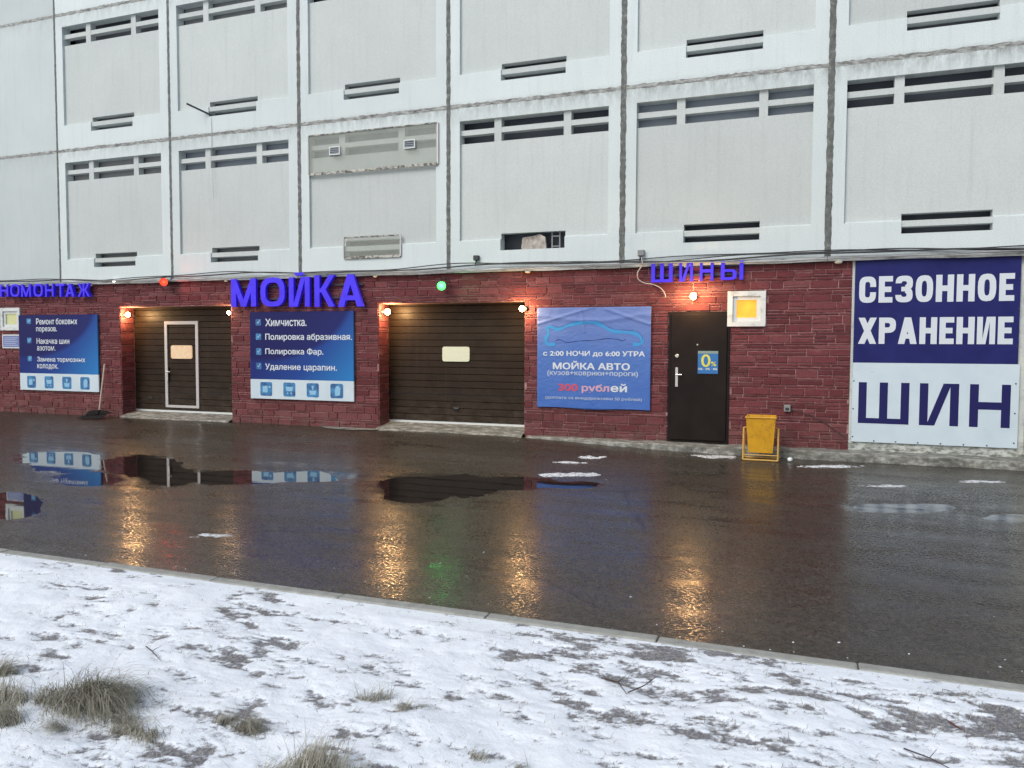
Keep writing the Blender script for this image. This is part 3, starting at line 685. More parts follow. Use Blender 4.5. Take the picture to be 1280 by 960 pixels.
# random ashlar: tall courses of blocks, some split into thin strips, and narrow courses of long strips
tiles = []; GAP = .0115
def add_tile(x0, x1, z0, z1):
    parts_ = [(x0, x1, z0, z1)]
    for h in holes:
        nxt = []
        for (a, c, e, f) in parts_:
            if c <= h[0] or a >= h[1] or f <= h[2] or e >= h[3]: nxt.append((a, c, e, f)); continue
            if a < h[0]: nxt.append((a, h[0], e, f))
            if c > h[1]: nxt.append((h[1], c, e, f))
            m0, m1 = max(a, h[0]), min(c, h[1])
            if e < h[2]: nxt.append((m0, m1, e, h[2]))
            if f > h[3]: nxt.append((m0, m1, h[3], f))
        parts_ = nxt
    for q in parts_:
        if q[1] - q[0] > .035 and q[3] - q[2] > .018: tiles.append(q)
z = -.03; seq = []; pat = [.118, .044, .112, .122, .040, .046, .115, .108, .05, .036]
k = 0
while z < ZT - .02:
    h = pat[k % len(pat)] * random.uniform(.95, 1.05); k += 1
    if z + h > ZT - .025: h = ZT - z
    x = X0 - random.uniform(0, .3)
    while x < X1:
        w = random.uniform(.22, .62) if h < .07 else random.uniform(.15, .42)
        a, c = max(x, X0), min(x + w, X1)
        if c - a > .02:
            if h > .09 and random.random() < .40:
                zz = z + h * random.choice((.36, .5, .64))
                if random.random() < .5 and c - a > .28:
                    s1 = a + (c - a) * random.uniform(.35, .65); add_tile(a, c, z, zz); add_tile(a, s1, zz, z + h); add_tile(s1, c, zz, z + h)
                else: add_tile(a, c, z, zz); add_tile(a, c, zz, z + h)
            else: add_tile(a, c, z, z + h)
        x += w
    z += h
def view_area(t):
    cx, cz = (t[0] + t[1]) / 2, (t[2] + t[3]) / 2
    if cx < 1.2: return 0
    d = Vector((cx - CAM[0], -CAM[1], cz - CAM[2])).length
    return (t[1] - t[0]) * (t[3] - t[2]) * 12.2 / d ** 3
tiles.sort(key=view_area, reverse=True)
def tile_into(b, t):
    pr = random.choice((.0, .002, .004, .008)) + random.uniform(-.002, .002) - .008
    g = GAP / 2 * random.uniform(.8, 1.2)
    b.cbox(t[0] + g, t[1] - g, -.004 - pr, B0 + .002, t[2] + g, t[3] - g, c=random.uniform(.004, .007), jit=.0025)
for t in tiles[:290]:
    b = MB(); tile_into(b, t); b.build('brick', M_brick, wall, rnd=random.random())
b = MB(); rn = []
for t in tiles[290:]:
    n0 = len(b.v); tile_into(b, t); rn += [random.random()] * (len(b.v) - n0)
o = b.build('small_bricks', M_brick, wall, rnd=rn); o['kind'] = 'stuff'
# stone on the left cheek of both garage openings (faces +X) and over the soffit
b = MB(); rn = []
for gx, gz in ((G1[0], G1[2]), (G2[0], G2[2])):
    z = .0; k = 3
    while z < gz - .02:
        h = min(pat[k % len(pat)], gz - z); k += 1
        ycut = random.choice((.12, .2, .28)) if h > .07 else None
        for y0, y1 in (((0, ycut), (ycut, .34)) if ycut else ((0, .34),)):
            n0 = len(b.v); p = .012 + random.uniform(0, .006); g = .004
            b.v += [(gx, y0 + g, z + g), (gx, y1 - g, z + g), (gx, y1 - g, z + h - g), (gx, y0 + g, z + h - g), (gx + p, y0 + g + .004, z + g + .004), (gx + p, y1 - g - .004, z + g + .004), (gx + p, y1 - g - .004, z + h - g - .004), (gx + p, y0 + g + .004, z + h - g - .004)]
            for f in ((4, 5, 6, 7), (0, 1, 5, 4), (1, 2, 6, 5), (2, 3, 7, 6), (3, 0, 4, 7)): b.f.append(tuple(n0 + i for i in f)); b.mi.append(0)
            rn += [random.random()] * 8
        z += h
o = b.build('reveal_bricks', M_brick, wall, rnd=rn); o['kind'] = 'stuff'

# plastered wall to the right
pw = thing('plastered_wall', (21, 0, 0), 'stained pale plaster wall behind the tyre storage banner at the right', 'wall')
b = MB(); b.box(X1 + .004, 24, .012, .44, -.15, 2.72); b.build('plaster', M_plaster, pw)
b = MB(); b.box(20.50, 20.86, -.05, .012, -.12, 2.70); b.build('pilaster', M_plaster, pw)
# rough concrete strip along the foot of the wall
b = MB(); prev = None; n = 240
for i in range(n + 1):
    x = 13.45 + (24 - 13.45) * i / n
    grow = float(sstep(np.array(13.4), np.array(15.2), np.array(x)))
    fy = -(.10 + .17 * grow) + float(fbm(np.array([x * 4.]), np.array([2.]), 61, 4)[0] - .5) * .10
    tz = -.004 + float(fbm(np.array([x * 5.]), np.array([7.]), 62, 4)[0] - .5) * .025
    gz_ = float(edge_z(np.array(x))) - .06
    cur = ((x, fy - .012, gz_), (x, fy, tz - .022), (x, fy + .02, tz - .003), (x, .0, tz + .008), (x, .03, tz + .01))
    if prev:
        for k in range(4): b.poly([prev[k], cur[k], cur[k + 1], prev[k + 1]])
    prev = cur
tag(b.build('concrete_footing', M_plinth), 'broken concrete strip with frost along the foot of the wall', None, None, 'structure')
# sloping concrete thresholds in the garage openings
for gx0, gx1, ex in ((G1[0], G1[1], .05), (G2[0], G2[1], .0)):
    b = MB(); prev = None; n = 60
    for i in range(n + 1):
        x = gx0 - ex + (gx1 - gx0 + ex) * i / n
        x = min(max(x, gx0 + .001), gx1 - .001)
        out = -.14 + float(fbm(np.array([x * 3.]), np.array([5.]), 71, 4)[0] - .5) * .22
        nz = float(fbm(np.array([x * 6.]), np.array([3.]), 72, 4)[0] - .5) * .02
        cur = ((x, out, -.035), (x, out * .5, .012 + nz), (x, .1, .05 + nz), (x, .40, .098))
        if prev:
            for k in range(3): b.poly([prev[k], cur[k], cur[k + 1], prev[k + 1]])
        prev = cur
    tag(b.build('concrete_threshold', M_plinth), 'worn concrete threshold under a garage door', None, None, 'structure')
b = MB(); pts = [(9.4, -.03), (9.7, -.26), (10.2, -.30), (10.65, -.22), (10.8, -.05)]
b.poly([(x, y, float(base_z(np.array(x), np.array(y))) + .010) for x, y in pts]); tag(b.build('concrete_patch', M_plinth), 'frosty concrete patch at the corner of the car wash pier', None, None, 'structure')

# ledge with cables
led = thing('metal_ledge', (10, 0, 2.72), 'long weathered white flashing between the concrete panels and the red stone', 'ledge')
for i in range(-1, 8):
    b = MB(); n = 24; prev = None
    for k in range(n + 1):
        x = i * 3 + .004 + 2.992 * k / n; s_ = math.sin(x * 2.1) * .006 + math.sin(x * 5.3 + 1) * .004
        cur = ((x, .0, 2.712), (x, -.075 + s_, 2.705 + s_), (x, -.082 + s_, 2.742 + s_), (x, -.04, 2.772), (x, -.002, 2.785))
        if prev:
            for q in range(4): b.poly([prev[q], cur[q], cur[q + 1], prev[q + 1]])
        prev = cur
    b.build('flashing', M_ledge, led)
for x, s_ in ((13.45, 1), (18.15, 1.1), (10.60, .8), (7.35, .8), (3.9, .9), (16.0, .6)):
    b = MB(); b.ball((x, -.05, 2.693), .035 * s_, 10, sq=(1.5, 1, .7)); b.build('foam_blob', M_foam, led, smooth=True)
def cable(seed, z0, amp, r, mat, label, x0=-1, x1=24, y=-.095):
    rg = random.Random(seed); b = MB(); pts = []; ph = [rg.uniform(0, 6.28) for _ in range(3)]
    n = int((x1 - x0) / .12)
    for i in range(n + 1):
        x = x0 + (x1 - x0) * i / n
        pts.append((x, y + .012 * math.sin(x * 3 + ph[0]), z0 + amp * (math.sin(x * 1.15 + ph[1]) * .7 + math.sin(x * 2.7 + ph[2]) * .3)))
    b.tube(pts, r, 6); tag(b.build('cable', mat, smooth=True), label, 'cable', 'cables along the ledge')
cable(1, 2.80, .035, .013, M_cable, 'thick black cable lying along the top of the white ledge')
cable(2, 2.825, .045, .009, M_cable, 'thinner black cable looping above the white ledge', y=-.07)
cable(3, 2.745, .022, .009, M_greymurk, 'dark grey cable sagging across the face of the white ledge', y=-.115)
cable(4, 2.85, .03, .008, M_cable, 'upper thin cable looping over the concrete right of the middle joint', 13.0, 24, -.02)
b = MB(); pts = [(15.33, -.1, 2.86), (15.34, -.1, 2.74), (15.27, -.1, 2.62), (15.28, -.07, 2.52), (15.38, -.06, 2.46), (15.50, -.05, 2.44), (15.62, -.04, 2.38), (15.68, -.03, 2.30), (15.70, -.03, 2.22)]
sm = []
for i in range(len(pts) - 1):
    for t in (0, .25, .5, .75):
        p0, p1, p2, p3 = [Vector(pts[max(0, min(len(pts) - 1, i + q))]) for q in (-1, 0, 1, 2)]
        sm.append(tuple(.5 * (2 * p1 + (p2 - p0) * t + (2 * p0 - 5 * p1 + 4 * p2 - p3) * t * t + (3 * p1 - p0 - 3 * p2 + p3) * t ** 3)))
b.tube(sm, .008, 6); tag(b.build('loose_cable', M_greycable, smooth=True), 'pale loose cable curling down beside the short purple letter sign', 'cable')
for x, z_, s_, lb in ((12.53, 2.95, 1, 'small dark fitting on the concrete above the green lamp'), (15.31, 2.93, 1.1, 'small grey junction box on the concrete above the short purple letter sign')):
    t = thing('junction_box', (x, 0, z_), lb, 'junction box')
    b = MB(); b.cbox(x - .045 * s_, x + .045 * s_, -.07, -.004, z_ - .04 * s_, z_ + .04 * s_); b.build('box_body', M_greymurk if s_ > 1 else M_cable, t)
    b = MB(); b.tube([(x, -.03, z_ - .04), (x - .02, -.04, z_ - .12)], .01, 6); b.build('cable_gland', M_cable, t)
t = thing('wall_socket', (17.5, -.03, .58), 'small dark grey box on the red stone above and right of the yellow bin', 'socket')
b = MB(); b.cbox(17.455, 17.545, -.055, -.012, .53, .63); b.build('box_body', M_greymurk, t); b = MB(); b.cbox(17.475, 17.525, -.063, -.056, .55, .59); b.build('cover', M_cable, t)
b = MB(); b.tube([(17.545, -.03, .56), (17.8, -.022, .50), (18.05, -.022, .36), (18.3, -.022, .18)], .005, 5); tag(b.build('thin_cable', M_cable), 'thin dark cable running down from the grey box to the banner corner', 'cable')

# ================================================================== DOORS
def slats(x0, x1, z0, z1, y, parent, n):
    h = (z1 - z0) / n
    for i in range(n):
        b = MB(); a, c = z0 + i * h + .002, z0 + (i + 1) * h - .002; d = .05
        pr = [(y + .010, a), (y, a + .005), (y, c - .004), (y + .010, c)]
        for k in range(len(pr) - 1): b.poly([(x0, pr[k][0], pr[k][1]), (x1, pr[k][0], pr[k][1]), (x1, pr[k + 1][0], pr[k + 1][1]), (x0, pr[k + 1][0], pr[k + 1][1])])
        b.poly([(x0, y + .01, c), (x1, y + .01, c), (x1, y + d, c), (x0, y + d, c)]); b.poly([(x0, y + d, a), (x1, y + d, a), (x1, y + .01, a), (x0, y + .01, a)])
        b.build('door_slat', M_door, parent)
def rounded(b, x0, x1, z0, z1, y, r, mi=0, depth=0):
    pts = []
    for cx, cz, a0 in ((x1 - r, z0 + r, -90), (x1 - r, z1 - r, 0), (x0 + r, z1 - r, 90), (x0 + r, z0 + r, 180)):
        for k in range(5): a = R(a0 + 22.5 * k); pts.append((cx + r * math.cos(a), cz + r * math.sin(a)))
    b.poly([(x, y, z_) for x, z_ in pts], mi)
    if depth:
        for i in range(len(pts)):
            p, q = pts[i], pts[(i + 1) % len(pts)]; b.poly([(q[0], y, q[1]), (p[0], y, p[1]), (p[0], y + depth, p[1]), (q[0], y + depth, q[1])], mi)
YD = .36
gd = thing('garage_door', (6, YD, .1), 'brown ribbed garage door with a white framed wicket door in it', 'garage door', 'brown sectional garage doors')
slats(G1[0] + .001, G1[1] - .001, .13, 2.30, YD, gd, 18)
b = MB(); b.box(G1[0] + .001, G1[1] - .001, YD + .006, YD + .05, .09, .129); b.build('bottom_seal', M_seal, gd)
wk = MB(); wx0, wx1, wz0, wz1 = 5.44, 6.30, .19, 1.95
yy = YD - .025
wk.box(wx0, wx0 + .065, yy, YD + .01, wz0, wz1); wk.box(wx1 - .065, wx1, yy, YD + .01, wz0, wz1); wk.box(wx0 + .065, wx1 - .065, yy, YD + .01, wz1 - .065, wz1); wk.box(wx0 + .065, wx1 - .065, yy, YD + .01, wz0, wz0 + .05)
wf = wk.build('wicket_frame', M_alu, gd)
b = MB(); rounded(b, 5.60, 6.14, 1.19, 1.46, YD - .022, .04, 0, .03); b.build('window_pane', M_dpane, wf)
b = MB(); b.box(5.485, 5.53, yy - .02, yy - .001, .72, 1.02); b.tube([(5.507, yy - .02, .92), (5.507, yy - .06, .92)], .011, 8); b.tube([(5.507, yy - .055, .92), (5.63, yy - .055, .92)], .011, 8); b.build('handle', M_chrome, wf)
b = MB(); b.box(4.98, 5.06, YD - .008, YD + .003, .36, .40); b.build('lift_grip', M_cable, gd)

gd = thing('garage_door', (12, YD, .1), 'brown ribbed garage door with one cream window, between the board and the blue banner', 'garage door', 'brown sectional garage doors')
slats(G2[0] + .001, G2[1] - .001, .13, 2.30, YD, gd, 18)
b = MB(); b.box(G2[0] + .001, G2[1] - .001, YD + .006, YD + .05, .09, .129); b.build('bottom_seal', M_seal, gd)
b = MB(); rounded(b, 11.72, 12.24, 1.20, 1.46, YD - .022, .04, 0, .03); b.build('window_pane', M_dpane2, gd)
b = MB(); b.box(11.93, 12.04, YD - .015, YD + .003, .36, .40); b.tube([(11.95, YD - .03, .38), (12.02, YD - .03, .36)], .012, 6); b.build('lift_grip', M_cable, gd)

dr = thing('entrance_door', (16.2, .05, 0), 'dark brown steel entrance door with a blue poster, under a warm lamp', 'door')
x0, x1, zt_ = DR[0] + .002, DR[1] - .002, DR[2] - .002
b = MB(); fy = -.012; w = .06
b.box(x0, x0 + w, fy, .12, .0, zt_); b.box(x1 - w, x1, fy, .12, .0, zt_); b.box(x0 + w, x1 - w, fy, .12, zt_ - w, zt_); b.box(x0 + w, x1 - w, .0, .3, -.02, .05); b.build('door_frame', M_steel, dr)
b = MB(); b.cbox(x0 + .045, x1 - .035, -.032, .05, .045, zt_ - .04, c=.008); lf = b.build('door_leaf', M_steel, dr)
b = MB(); b.lathe([(0, .03), (.012, .03), (.018, .022), (.018, 0)], (15.885, -.033, 1.335), (0, -1, 0), 14); b.build('lock_cover', M_chrome, lf, smooth=False)
b = MB(); b.cbox(15.862, 15.905, -.045, -.033, .86, 1.16, c=.003); b.tube([(15.883, -.045, 1.05), (15.883, -.085, 1.05), (15.97, -.088, 1.05)], .009, 8); b.build('handle', M_chrome, lf)
b = MB(); b.lathe([(0, .013), (.007, .012), (.007, 0)], (16.19, -.033, 1.51), (0, -1, 0), 12); b.build('peephole', M_chrome, lf)
# poster on the door
ps = thing('door_poster', (16.35, -.036, 1.07), 'small blue poster reading 0 percent on the dark entrance door', 'poster')
b = MB(); b.box(16.20, 16.50, -.0385, -.034, 1.07, 1.415); b.build('poster_sheet', M_sticker, ps)
b = MB(); b.box(16.20, 16.50, -.0396, -.0386, 1.375, 1.414); b.build('poster_header', M_greyprint, ps)
text_mesh('0', 16.25, 16.39, 1.17, 1.365, -.0405, M_yellowprint, parent=ps, bold=.02)
text_mesh('%', 16.395, 16.475, 1.185, 1.255, -.0405, M_yellowprint, parent=ps, bold=.02)
text_mesh('0% · 0% · 0%', 16.21, 16.49, 1.125, 1.158, -.0405, M_white, parent=ps, bold=.04)

# windows
def window(x0, x1, z0, z1, pane, label, trim=0.0):
    t = thing('small_window', ((x0 + x1) / 2, 0, z0), label, 'window')
    def ring(a0, a1, c0, c1, w, ya, yb, name, mat):
        b = MB(); b.box(a0, a1, ya, yb, c0, c0 + w); b.box(a0, a1, ya, yb, c1 - w, c1); b.box(a0, a0 + w, ya, yb, c0 + w, c1 - w); b.box(a1 - w, a1, ya, yb, c0 + w, c1 - w); return b.build(name, mat, t)
    ring(x0, x1, z0, z1, .075, -.03, .10, 'outer_trim', M_pvc)
    ring(x0 + .075, x1 - .075, z0 + .075, z1 - .075, .055, .0, .10, 'window_frame', M_seal)
    b = MB(); b.box(x0 + .13, x1 - .13, .03, .05, z0 + .13, z1 - .13); b.build('pane', pane, t)
    return t
window(WIN[0] + .002, WIN[1], WIN[2], WIN[3], M_lit, 'small white framed window glowing yellow, right of the entrance door')
window(WINL[0] + .002, WINL[1], WINL[2], WINL[3], M_litpale, 'small white framed window at the left edge above the little plaque')
t = thing('wall_plaque', (1.5, -.02, 1.37), 'small pale blue plaque with white border below the left edge window', 'plaque')
b = MB(); b.box(1.25, 1.80, -.028, -.016, 1.38, 1.68); b.build('plaque_border', M_seal, t)
b = MB(); b.box(1.275, 1.775, -.0295, -.0285, 1.405, 1.655); b.build('plaque_face', M_plaque, t)
b = MB()
for i in range(5): b.box(1.31, 1.72 - .06 * (i % 2), -.0305, -.0297, 1.60 - i * .04, 1.612 - i * .04)
b.build('plaque_lines', M_dimwhite, t)

# ================================================================== LETTER SIGNS
def letter_sign(word, boxes, depth, yf, label, rails):
    xm = sum(q[0][0] + q[1][0] for q in boxes) / (2 * len(boxes))
    t = thing('letter_sign', (xm, -.02, boxes[0][0][1]), label, 'sign', 'purple blue letter signs')
    for ch, ((x0, z0), (x1, z1)) in zip(word, boxes):
        letter(ch, x0, x1, z0, z1, TH.get((word[0], ch), TH.get(ch, .24)), yf, depth, M_lface, M_lside, t)
    for zr in rails:
        b = MB(); b.box(boxes[0][0][0] + .05, boxes[-1][1][0] - .05, -.045, -.022, zr, zr + .03); b.build('mounting_rail', M_backing, t)
TH = {'М': .2, 'О': .21, 'Й': .23, 'К': .25, 'А': .22, 'Н': .2, 'И': .2, 'Ш': .17, 'Ы': .17, ('Н', 'М'): .17, ('Н', 'О'): .19, ('Н', 'Н'): .2, ('Н', 'Т'): .21, 'Ж': .17}
letter_sign('МОЙКА', [((7.53, 2.196), (8.10, 2.716)), ((8.20, 2.187), (8.745, 2.722)), ((8.836, 2.179), (9.286, 2.80)), ((9.388, 2.172), (9.82, 2.735)), ((9.88, 2.165), (10.40, 2.735))], .062, -.13, 'large purple blue letters МОЙКА above the board between the garage doors', (2.32, 2.55))
letter_sign('НОМОНТАЖ', [((1.357, 2.495), (1.611, 2.757)), ((1.673, 2.489), (1.948, 2.757)), ((1.997, 2.484), (2.287, 2.75)), ((2.364, 2.477), (2.633, 2.75)), ((2.702, 2.471), (2.942, 2.742)), ((3.024, 2.465), (3.253, 2.735)), ((3.28, 2.461), (3.529, 2.729)), ((3.619, 2.455), (3.957, 2.727))], .075, -.13, 'small purple blue letters НОМОНТАЖ at the left edge of the wall', (2.53, 2.64))
letter_sign('ШИНЫ', [((15.481, 2.467), (15.807, 2.775)), ((15.908, 2.469), (16.112, 2.771)), ((16.214, 2.473), (16.414, 2.767)), ((16.522, 2.478), (16.846, 2.758))], .05, -.085, 'small purple blue letters ШИНЫ above the entrance door lamp', (2.55, 2.68))

# ================================================================== BOARDS AND BANNERS
def board(x0, x1, z0, z1, zs, lines, bullets, icons, label):
    t = thing('service_board', ((x0 + x1) / 2, -.03, z0), label, 'board', 'blue service boards')
    b = MB(); b.cbox(x0, x1, -.045, -.012, zs, z1, c=.002); b.build('printed_panel', M_board, t)
    b = MB(); b.cbox(x0, x1, -.045, -.012, z0, zs - .001, c=.002); b.build('white_strip', M_bannerwhite, t)
    for s_, a, c, lo, hi in lines: text_mesh(s_, a, c, lo, hi, -.047, M_white, parent=t, bold=.022)
    for (a, c, lo, hi) in bullets:
        b = MB(); rounded(b, a, c, lo, hi, -.0465, .02); o = b.build('bullet', M_icon, t)
        b = MB(); b.poly([(a + .03, -.0478, (lo + hi) / 2), (a + .055, -.0478, lo + .03), (c - .02, -.0478, hi - .03), (c - .035, -.0478, hi - .02), (a + .055, -.0478, lo + .055), (a + .04, -.0478, (lo + hi) / 2 + .012)]); b.build('tick', M_iconlight, o)
    for i, (a, c, lo, hi) in enumerate(icons):
        b = MB(); rounded(b, a, c, lo, hi, -.0465, .035); o = b.build('icon', M_icon, t)
        b = MB(); w, h = c - a, hi - lo; Yq = -.048
        P = lambda pts: b.poly([(a + u * w, Yq, lo + v * h) for u, v in pts])
        if i == 0: P([(.2, .25), (.62, .25), (.62, .75), (.2, .7)]); P([(.7, .55), (.9, .62), (.85, .72), (.7, .72)])
        elif i == 1: P([(.18, .7), (.82, .7), (.74, .38), (.28, .38)]); P([(.3, .18), (.42, .18), (.42, .3), (.3, .3)]); P([(.6, .18), (.72, .18), (.72, .3), (.6, .3)])
        elif i == 2: P([(.2, .48), (.8, .48), (.72, .18), (.28, .18)]); P([(.46, .52), (.54, .52), (.6, .82), (.4, .82)])
        else: P([(.38, .15), (.75, .2), (.8, .7), (.62, .88), (.42, .78), (.34, .5)])
        b.build('glyph', M_iconlight, o)
board(7.885, 10.145, .465, 2.095, .832,
      [('Химчистка.', 8.24, 9.156, 1.825, 1.968), ('Полировка абразивная.', 8.236, 10.116, 1.542, 1.69), ('Полировка Фар.', 8.232, 9.513, 1.275, 1.42), ('Удаление царапин.', 8.228, 9.798, .985, 1.13)],
      [(8.018, 8.142, 1.842, 1.961), (8.02, 8.147, 1.572, 1.695), (8.02, 8.144, 1.291, 1.417), (8.018, 8.14, 1.02, 1.142)],
      [(8.109, 8.379, .52, .78), (8.63, 8.897, .52, .78), (9.144, 9.409, .52, .78), (9.655, 9.925, .515, .78)], 'blue board with four white service lines under the large purple letters')
board(1.785, 4.05, .485, 2.095, .848,
      [('Ремонт боковых', 2.313, 3.496, 1.89, 2.022), ('порезов.', 2.306, 2.913, 1.715, 1.835), ('Накачка шин', 2.311, 3.259, 1.478, 1.602), ('азотом.', 2.319, 2.853, 1.335, 1.43), ('Замена тормозных', 2.316, 3.693, 1.075, 1.205), ('колодок.', 2.31, 2.923, .93, 1.05)],
      [(2.03, 2.158, 1.905, 2.021), (2.03, 2.16, 1.492, 1.612), (2.032, 2.157, 1.105, 1.218)],
      [(1.998, 2.258, .532, .79), (2.515, 2.775, .53, .79), (3.03, 3.29, .53, .79), (3.541, 3.80, .53, .79)], 'blue board with six short white lines left of the wicket garage door')

def wrinkle(X, Z):
    X = np.asarray(X, float); Z = np.asarray(Z, float)
    d = (X - 13.62) * .55 + (2.1 - Z)
    a = np.exp(-((Z - (2.10 - (X - 13.63) * .0 - .10 * np.abs(np.sin((X - 13.7) * 1.9)) - .12)) / .035) ** 2) * .010
    c = np.exp(-((Z - (1.86 + (X - 13.7) * .28)) / .022) ** 2) * .012 * (X < 14.6)
    e = np.exp(-((Z - (2.02 - (X - 14.9) * .35)) / .022) ** 2) * .012 * (X > 14.75)
    f = np.exp(-((X - (14.35 + (2.1 - Z) * .18)) / .02) ** 2) * .008 * (Z > 1.7)
    return -(a + c + e + f) - (fbm(X * 3.3, Z * 3.3, 81, 4) - .5) * .016 + .004
vb = thing('vinyl_banner', (14.55, -.03, .48), 'wrinkled light blue vinyl banner with car outline and prices, left of the entrance door', 'banner')
nx, nz = 130, 110; bx0, bx1, bz0, bz1 = 13.62, 15.48, .475, 2.10
XX, ZZ = np.meshgrid(np.linspace(bx0, bx1, nx + 1), np.linspace(bz0, bz1, nz + 1)); YY = -.045 + wrinkle(XX, ZZ)
sag = .012 * np.sin((XX - bx0) / (bx1 - bx0) * math.pi * 3) * (ZZ < bz0 + .001)
b = MB(); b.v = [(float(x), float(y), float(z_)) for x, y, z_ in zip(XX.ravel(), YY.ravel(), (ZZ + sag).ravel())]
for j in range(nz):
    for i in range(nx): a = j * (nx + 1) + i; b.f.append((a, a + 1, a + nx + 2, a + nx + 1)); b.mi.append(0)
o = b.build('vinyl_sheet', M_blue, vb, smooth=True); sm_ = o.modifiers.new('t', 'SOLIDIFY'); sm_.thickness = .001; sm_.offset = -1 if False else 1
TY = -.0485
tx = lambda s_, a, c, lo, hi, mt, bold=.03: text_mesh(s_, a, c, lo, hi, TY, mt, parent=vb, bold=bold, fn=wrinkle)
tx('с 2:00 НОЧИ до 6:00 УТРА', 13.722, 15.39, 1.305, 1.405, M_white, .04)
tx('МОЙКА АВТО', 13.888, 15.157, 1.10, 1.245, M_white, .045)
tx('(кузов+коврики+пороги)', 13.793, 15.287, .985, 1.09, M_dimwhite, .03)
tx('300', 13.982, 14.315, .752, .872, M_red, .05)
tx('рубл', 14.375, 14.83, .725, .872, M_pink, .045)
tx('ей', 14.85, 15.115, .752, .89, M_white, .045)
tx('(доплата за внедорожники 50 рублей)', 13.763, 15.351, .61, .672, M_dimwhite, .02)
def ribbon(pts, w, y, mat, name, sub=5):
    P = []
    for i in range(len(pts) - 1):
        for k in range(sub):
            t = k / sub; p0, p1, p2, p3 = [Vector(pts[max(0, min(len(pts) - 1, i + q))]) for q in (-1, 0, 1, 2)]
            P.append(.5 * (2 * p1 + (p2 - p0) * t + (2 * p0 - 5 * p1 + 4 * p2 - p3) * t * t + (3 * p1 - p0 - 3 * p2 + p3) * t ** 3))
    P.append(Vector(pts[-1])); b = MB(); prev = None
    for i, p in enumerate(P):
        d = (P[min(i + 1, len(P) - 1)] - P[max(i - 1, 0)]).normalized(); nn = Vector((-d.y, d.x)) * w / 2 * (.8 + .2 * math.sin(i * .7))
        e = [(q.x, y + float(wrinkle(q.x, q.y)), q.y) for q in (p + nn, p, p - nn)]
        if prev: b.poly([prev[0], prev[1], e[1], e[0]]); b.poly([prev[1], prev[2], e[2], e[1]])
        prev = e
    return b.build(name, mat, vb)
car = [(13.93, 1.51), (13.78, 1.515), (13.77, 1.60), (13.81, 1.69), (13.79, 1.775), (13.85, 1.79), (13.97, 1.75), (14.15, 1.81), (14.34, 1.85), (14.58, 1.85), (14.73, 1.79), (14.87, 1.72), (15.07, 1.70), (15.23, 1.68), (15.32, 1.62), (15.34, 1.55), (15.29, 1.51), (15.20, 1.515)]
ribbon(car, .062, TY, M_cyan, 'car_outline')
ribbon([(x + .012, z_ + .036) for x, z_ in car[5:17]], .008, TY - .001, M_cyan_edge, 'car_contour')
ribbon([(13.93, 1.57), (14.01, 1.58), (14.13, 1.54), (14.3, 1.56), (14.44, 1.57), (14.61, 1.58), (14.79, 1.6), (14.95, 1.59), (15.03, 1.57), (15.09, 1.59)], .010, TY, M_navy, 'sill_line')

tb = thing('storage_banner', (19.4, -.02, .12), 'large navy and white banner СЕЗОННОЕ ХРАНЕНИЕ ШИН at the right', 'banner')
b = MB(); b.box(18.372, 20.40, -.02, .006, 1.262, 2.745); b.build('navy_field', M_bannernavy, tb)
b = MB(); b.box(18.374, 20.425, -.02, .006, .13, 1.2615); b.build('white_field', M_bannerwhite, tb)
word_print('СЕЗОННОЕ', 18.43, 20.33, 2.11, 2.48, .35, .035, -.0215, M_white, tb, {'Е': .82})
word_print('ХРАНЕНИЕ', 18.43, 20.33, 1.53, 1.90, .35, .03, -.0215, M_white, tb, {'Е': .82, 'А': 1.1, 'Х': 1.1})
word_print('ШИН', 18.455, 20.33, .40, .985, .22, .13, -.0215, M_navy, tb, {'Ш': 1.35})
for x, z_ in [(18.39, z0_) for z0_ in (.2, .6, 1.0, 1.5, 2.0, 2.4, 2.7)] + [(20.385, z0_) for z0_ in (.2, .6, 1.0, 1.5, 2.0, 2.4, 2.7)] + [(18.39 + .28 * k, .15) for k in range(1, 7)]:
    b = MB(); b.lathe([(0, .011), (.005, .008), (.005, 0)], (x, -.0205, z_), (0, -1, 0), 8); b.build('screw', M_cable, tb)

# ================================================================== LAMPS
def point(name, loc, e, col, rad, parent):
    l = bpy.data.lights.new(name, 'POINT'); l.energy = e; l.color = col; l.shadow_soft_size = rad
    o = bpy.data.objects.new(name, l); C.objects.link(o); o.location = loc
    if parent: o.parent = parent; o.matrix_parent_inverse = parent.matrix_world.inverted()
def wall_lamp(p, mount, label, e=9, r=.045, mat=None, col=(1, .58, .24)):
    """p: bulb centre, mount: point on the wall behind it"""
    t = thing('wall_lamp', mount, label, 'lamp', 'warm lamps of the shop front'); p = Vector(p); q = Vector(mount); d = (p - q).normalized()
    b = MB(); b.lathe([(0, .045), (.018, .045), (.03, .03), (.03, 0)], q, d, 14); b.build('lamp_base', M_cable, t)
    b = MB(); b.tube([q + d * .028, p - d * r * .8], .02, 10); b.build('socket', M_seal, t)
    b = MB(); b.ball(p, r, 16, sq=(1, 1, 1.12)); b.build('bulb', mat or M_bulb, t, smooth=True)
    out = p + Vector((0, -r * 1.3, 0)) if abs(d.y) > .5 else p + d * (r * 1.35)
    point('bulb_light', out + Vector((0, -.07, -.01)), e * 1.6, col, .05, t)
wall_lamp((4.725, .10, 2.085), (4.634, .10, 2.085), 'warm lamp at the left jamb of the garage with the wicket door', 12)
wall_lamp((7.335, .03, 2.09), (7.399, .06, 2.09), 'small lamp at the right jamb of the garage with the wicket door', 2.5, .034, M_bulbsmall)
wall_lamp((10.76, .10, 2.075), (10.645, .10, 2.075), 'warm lamp at the left jamb of the middle garage door', 14, .05)
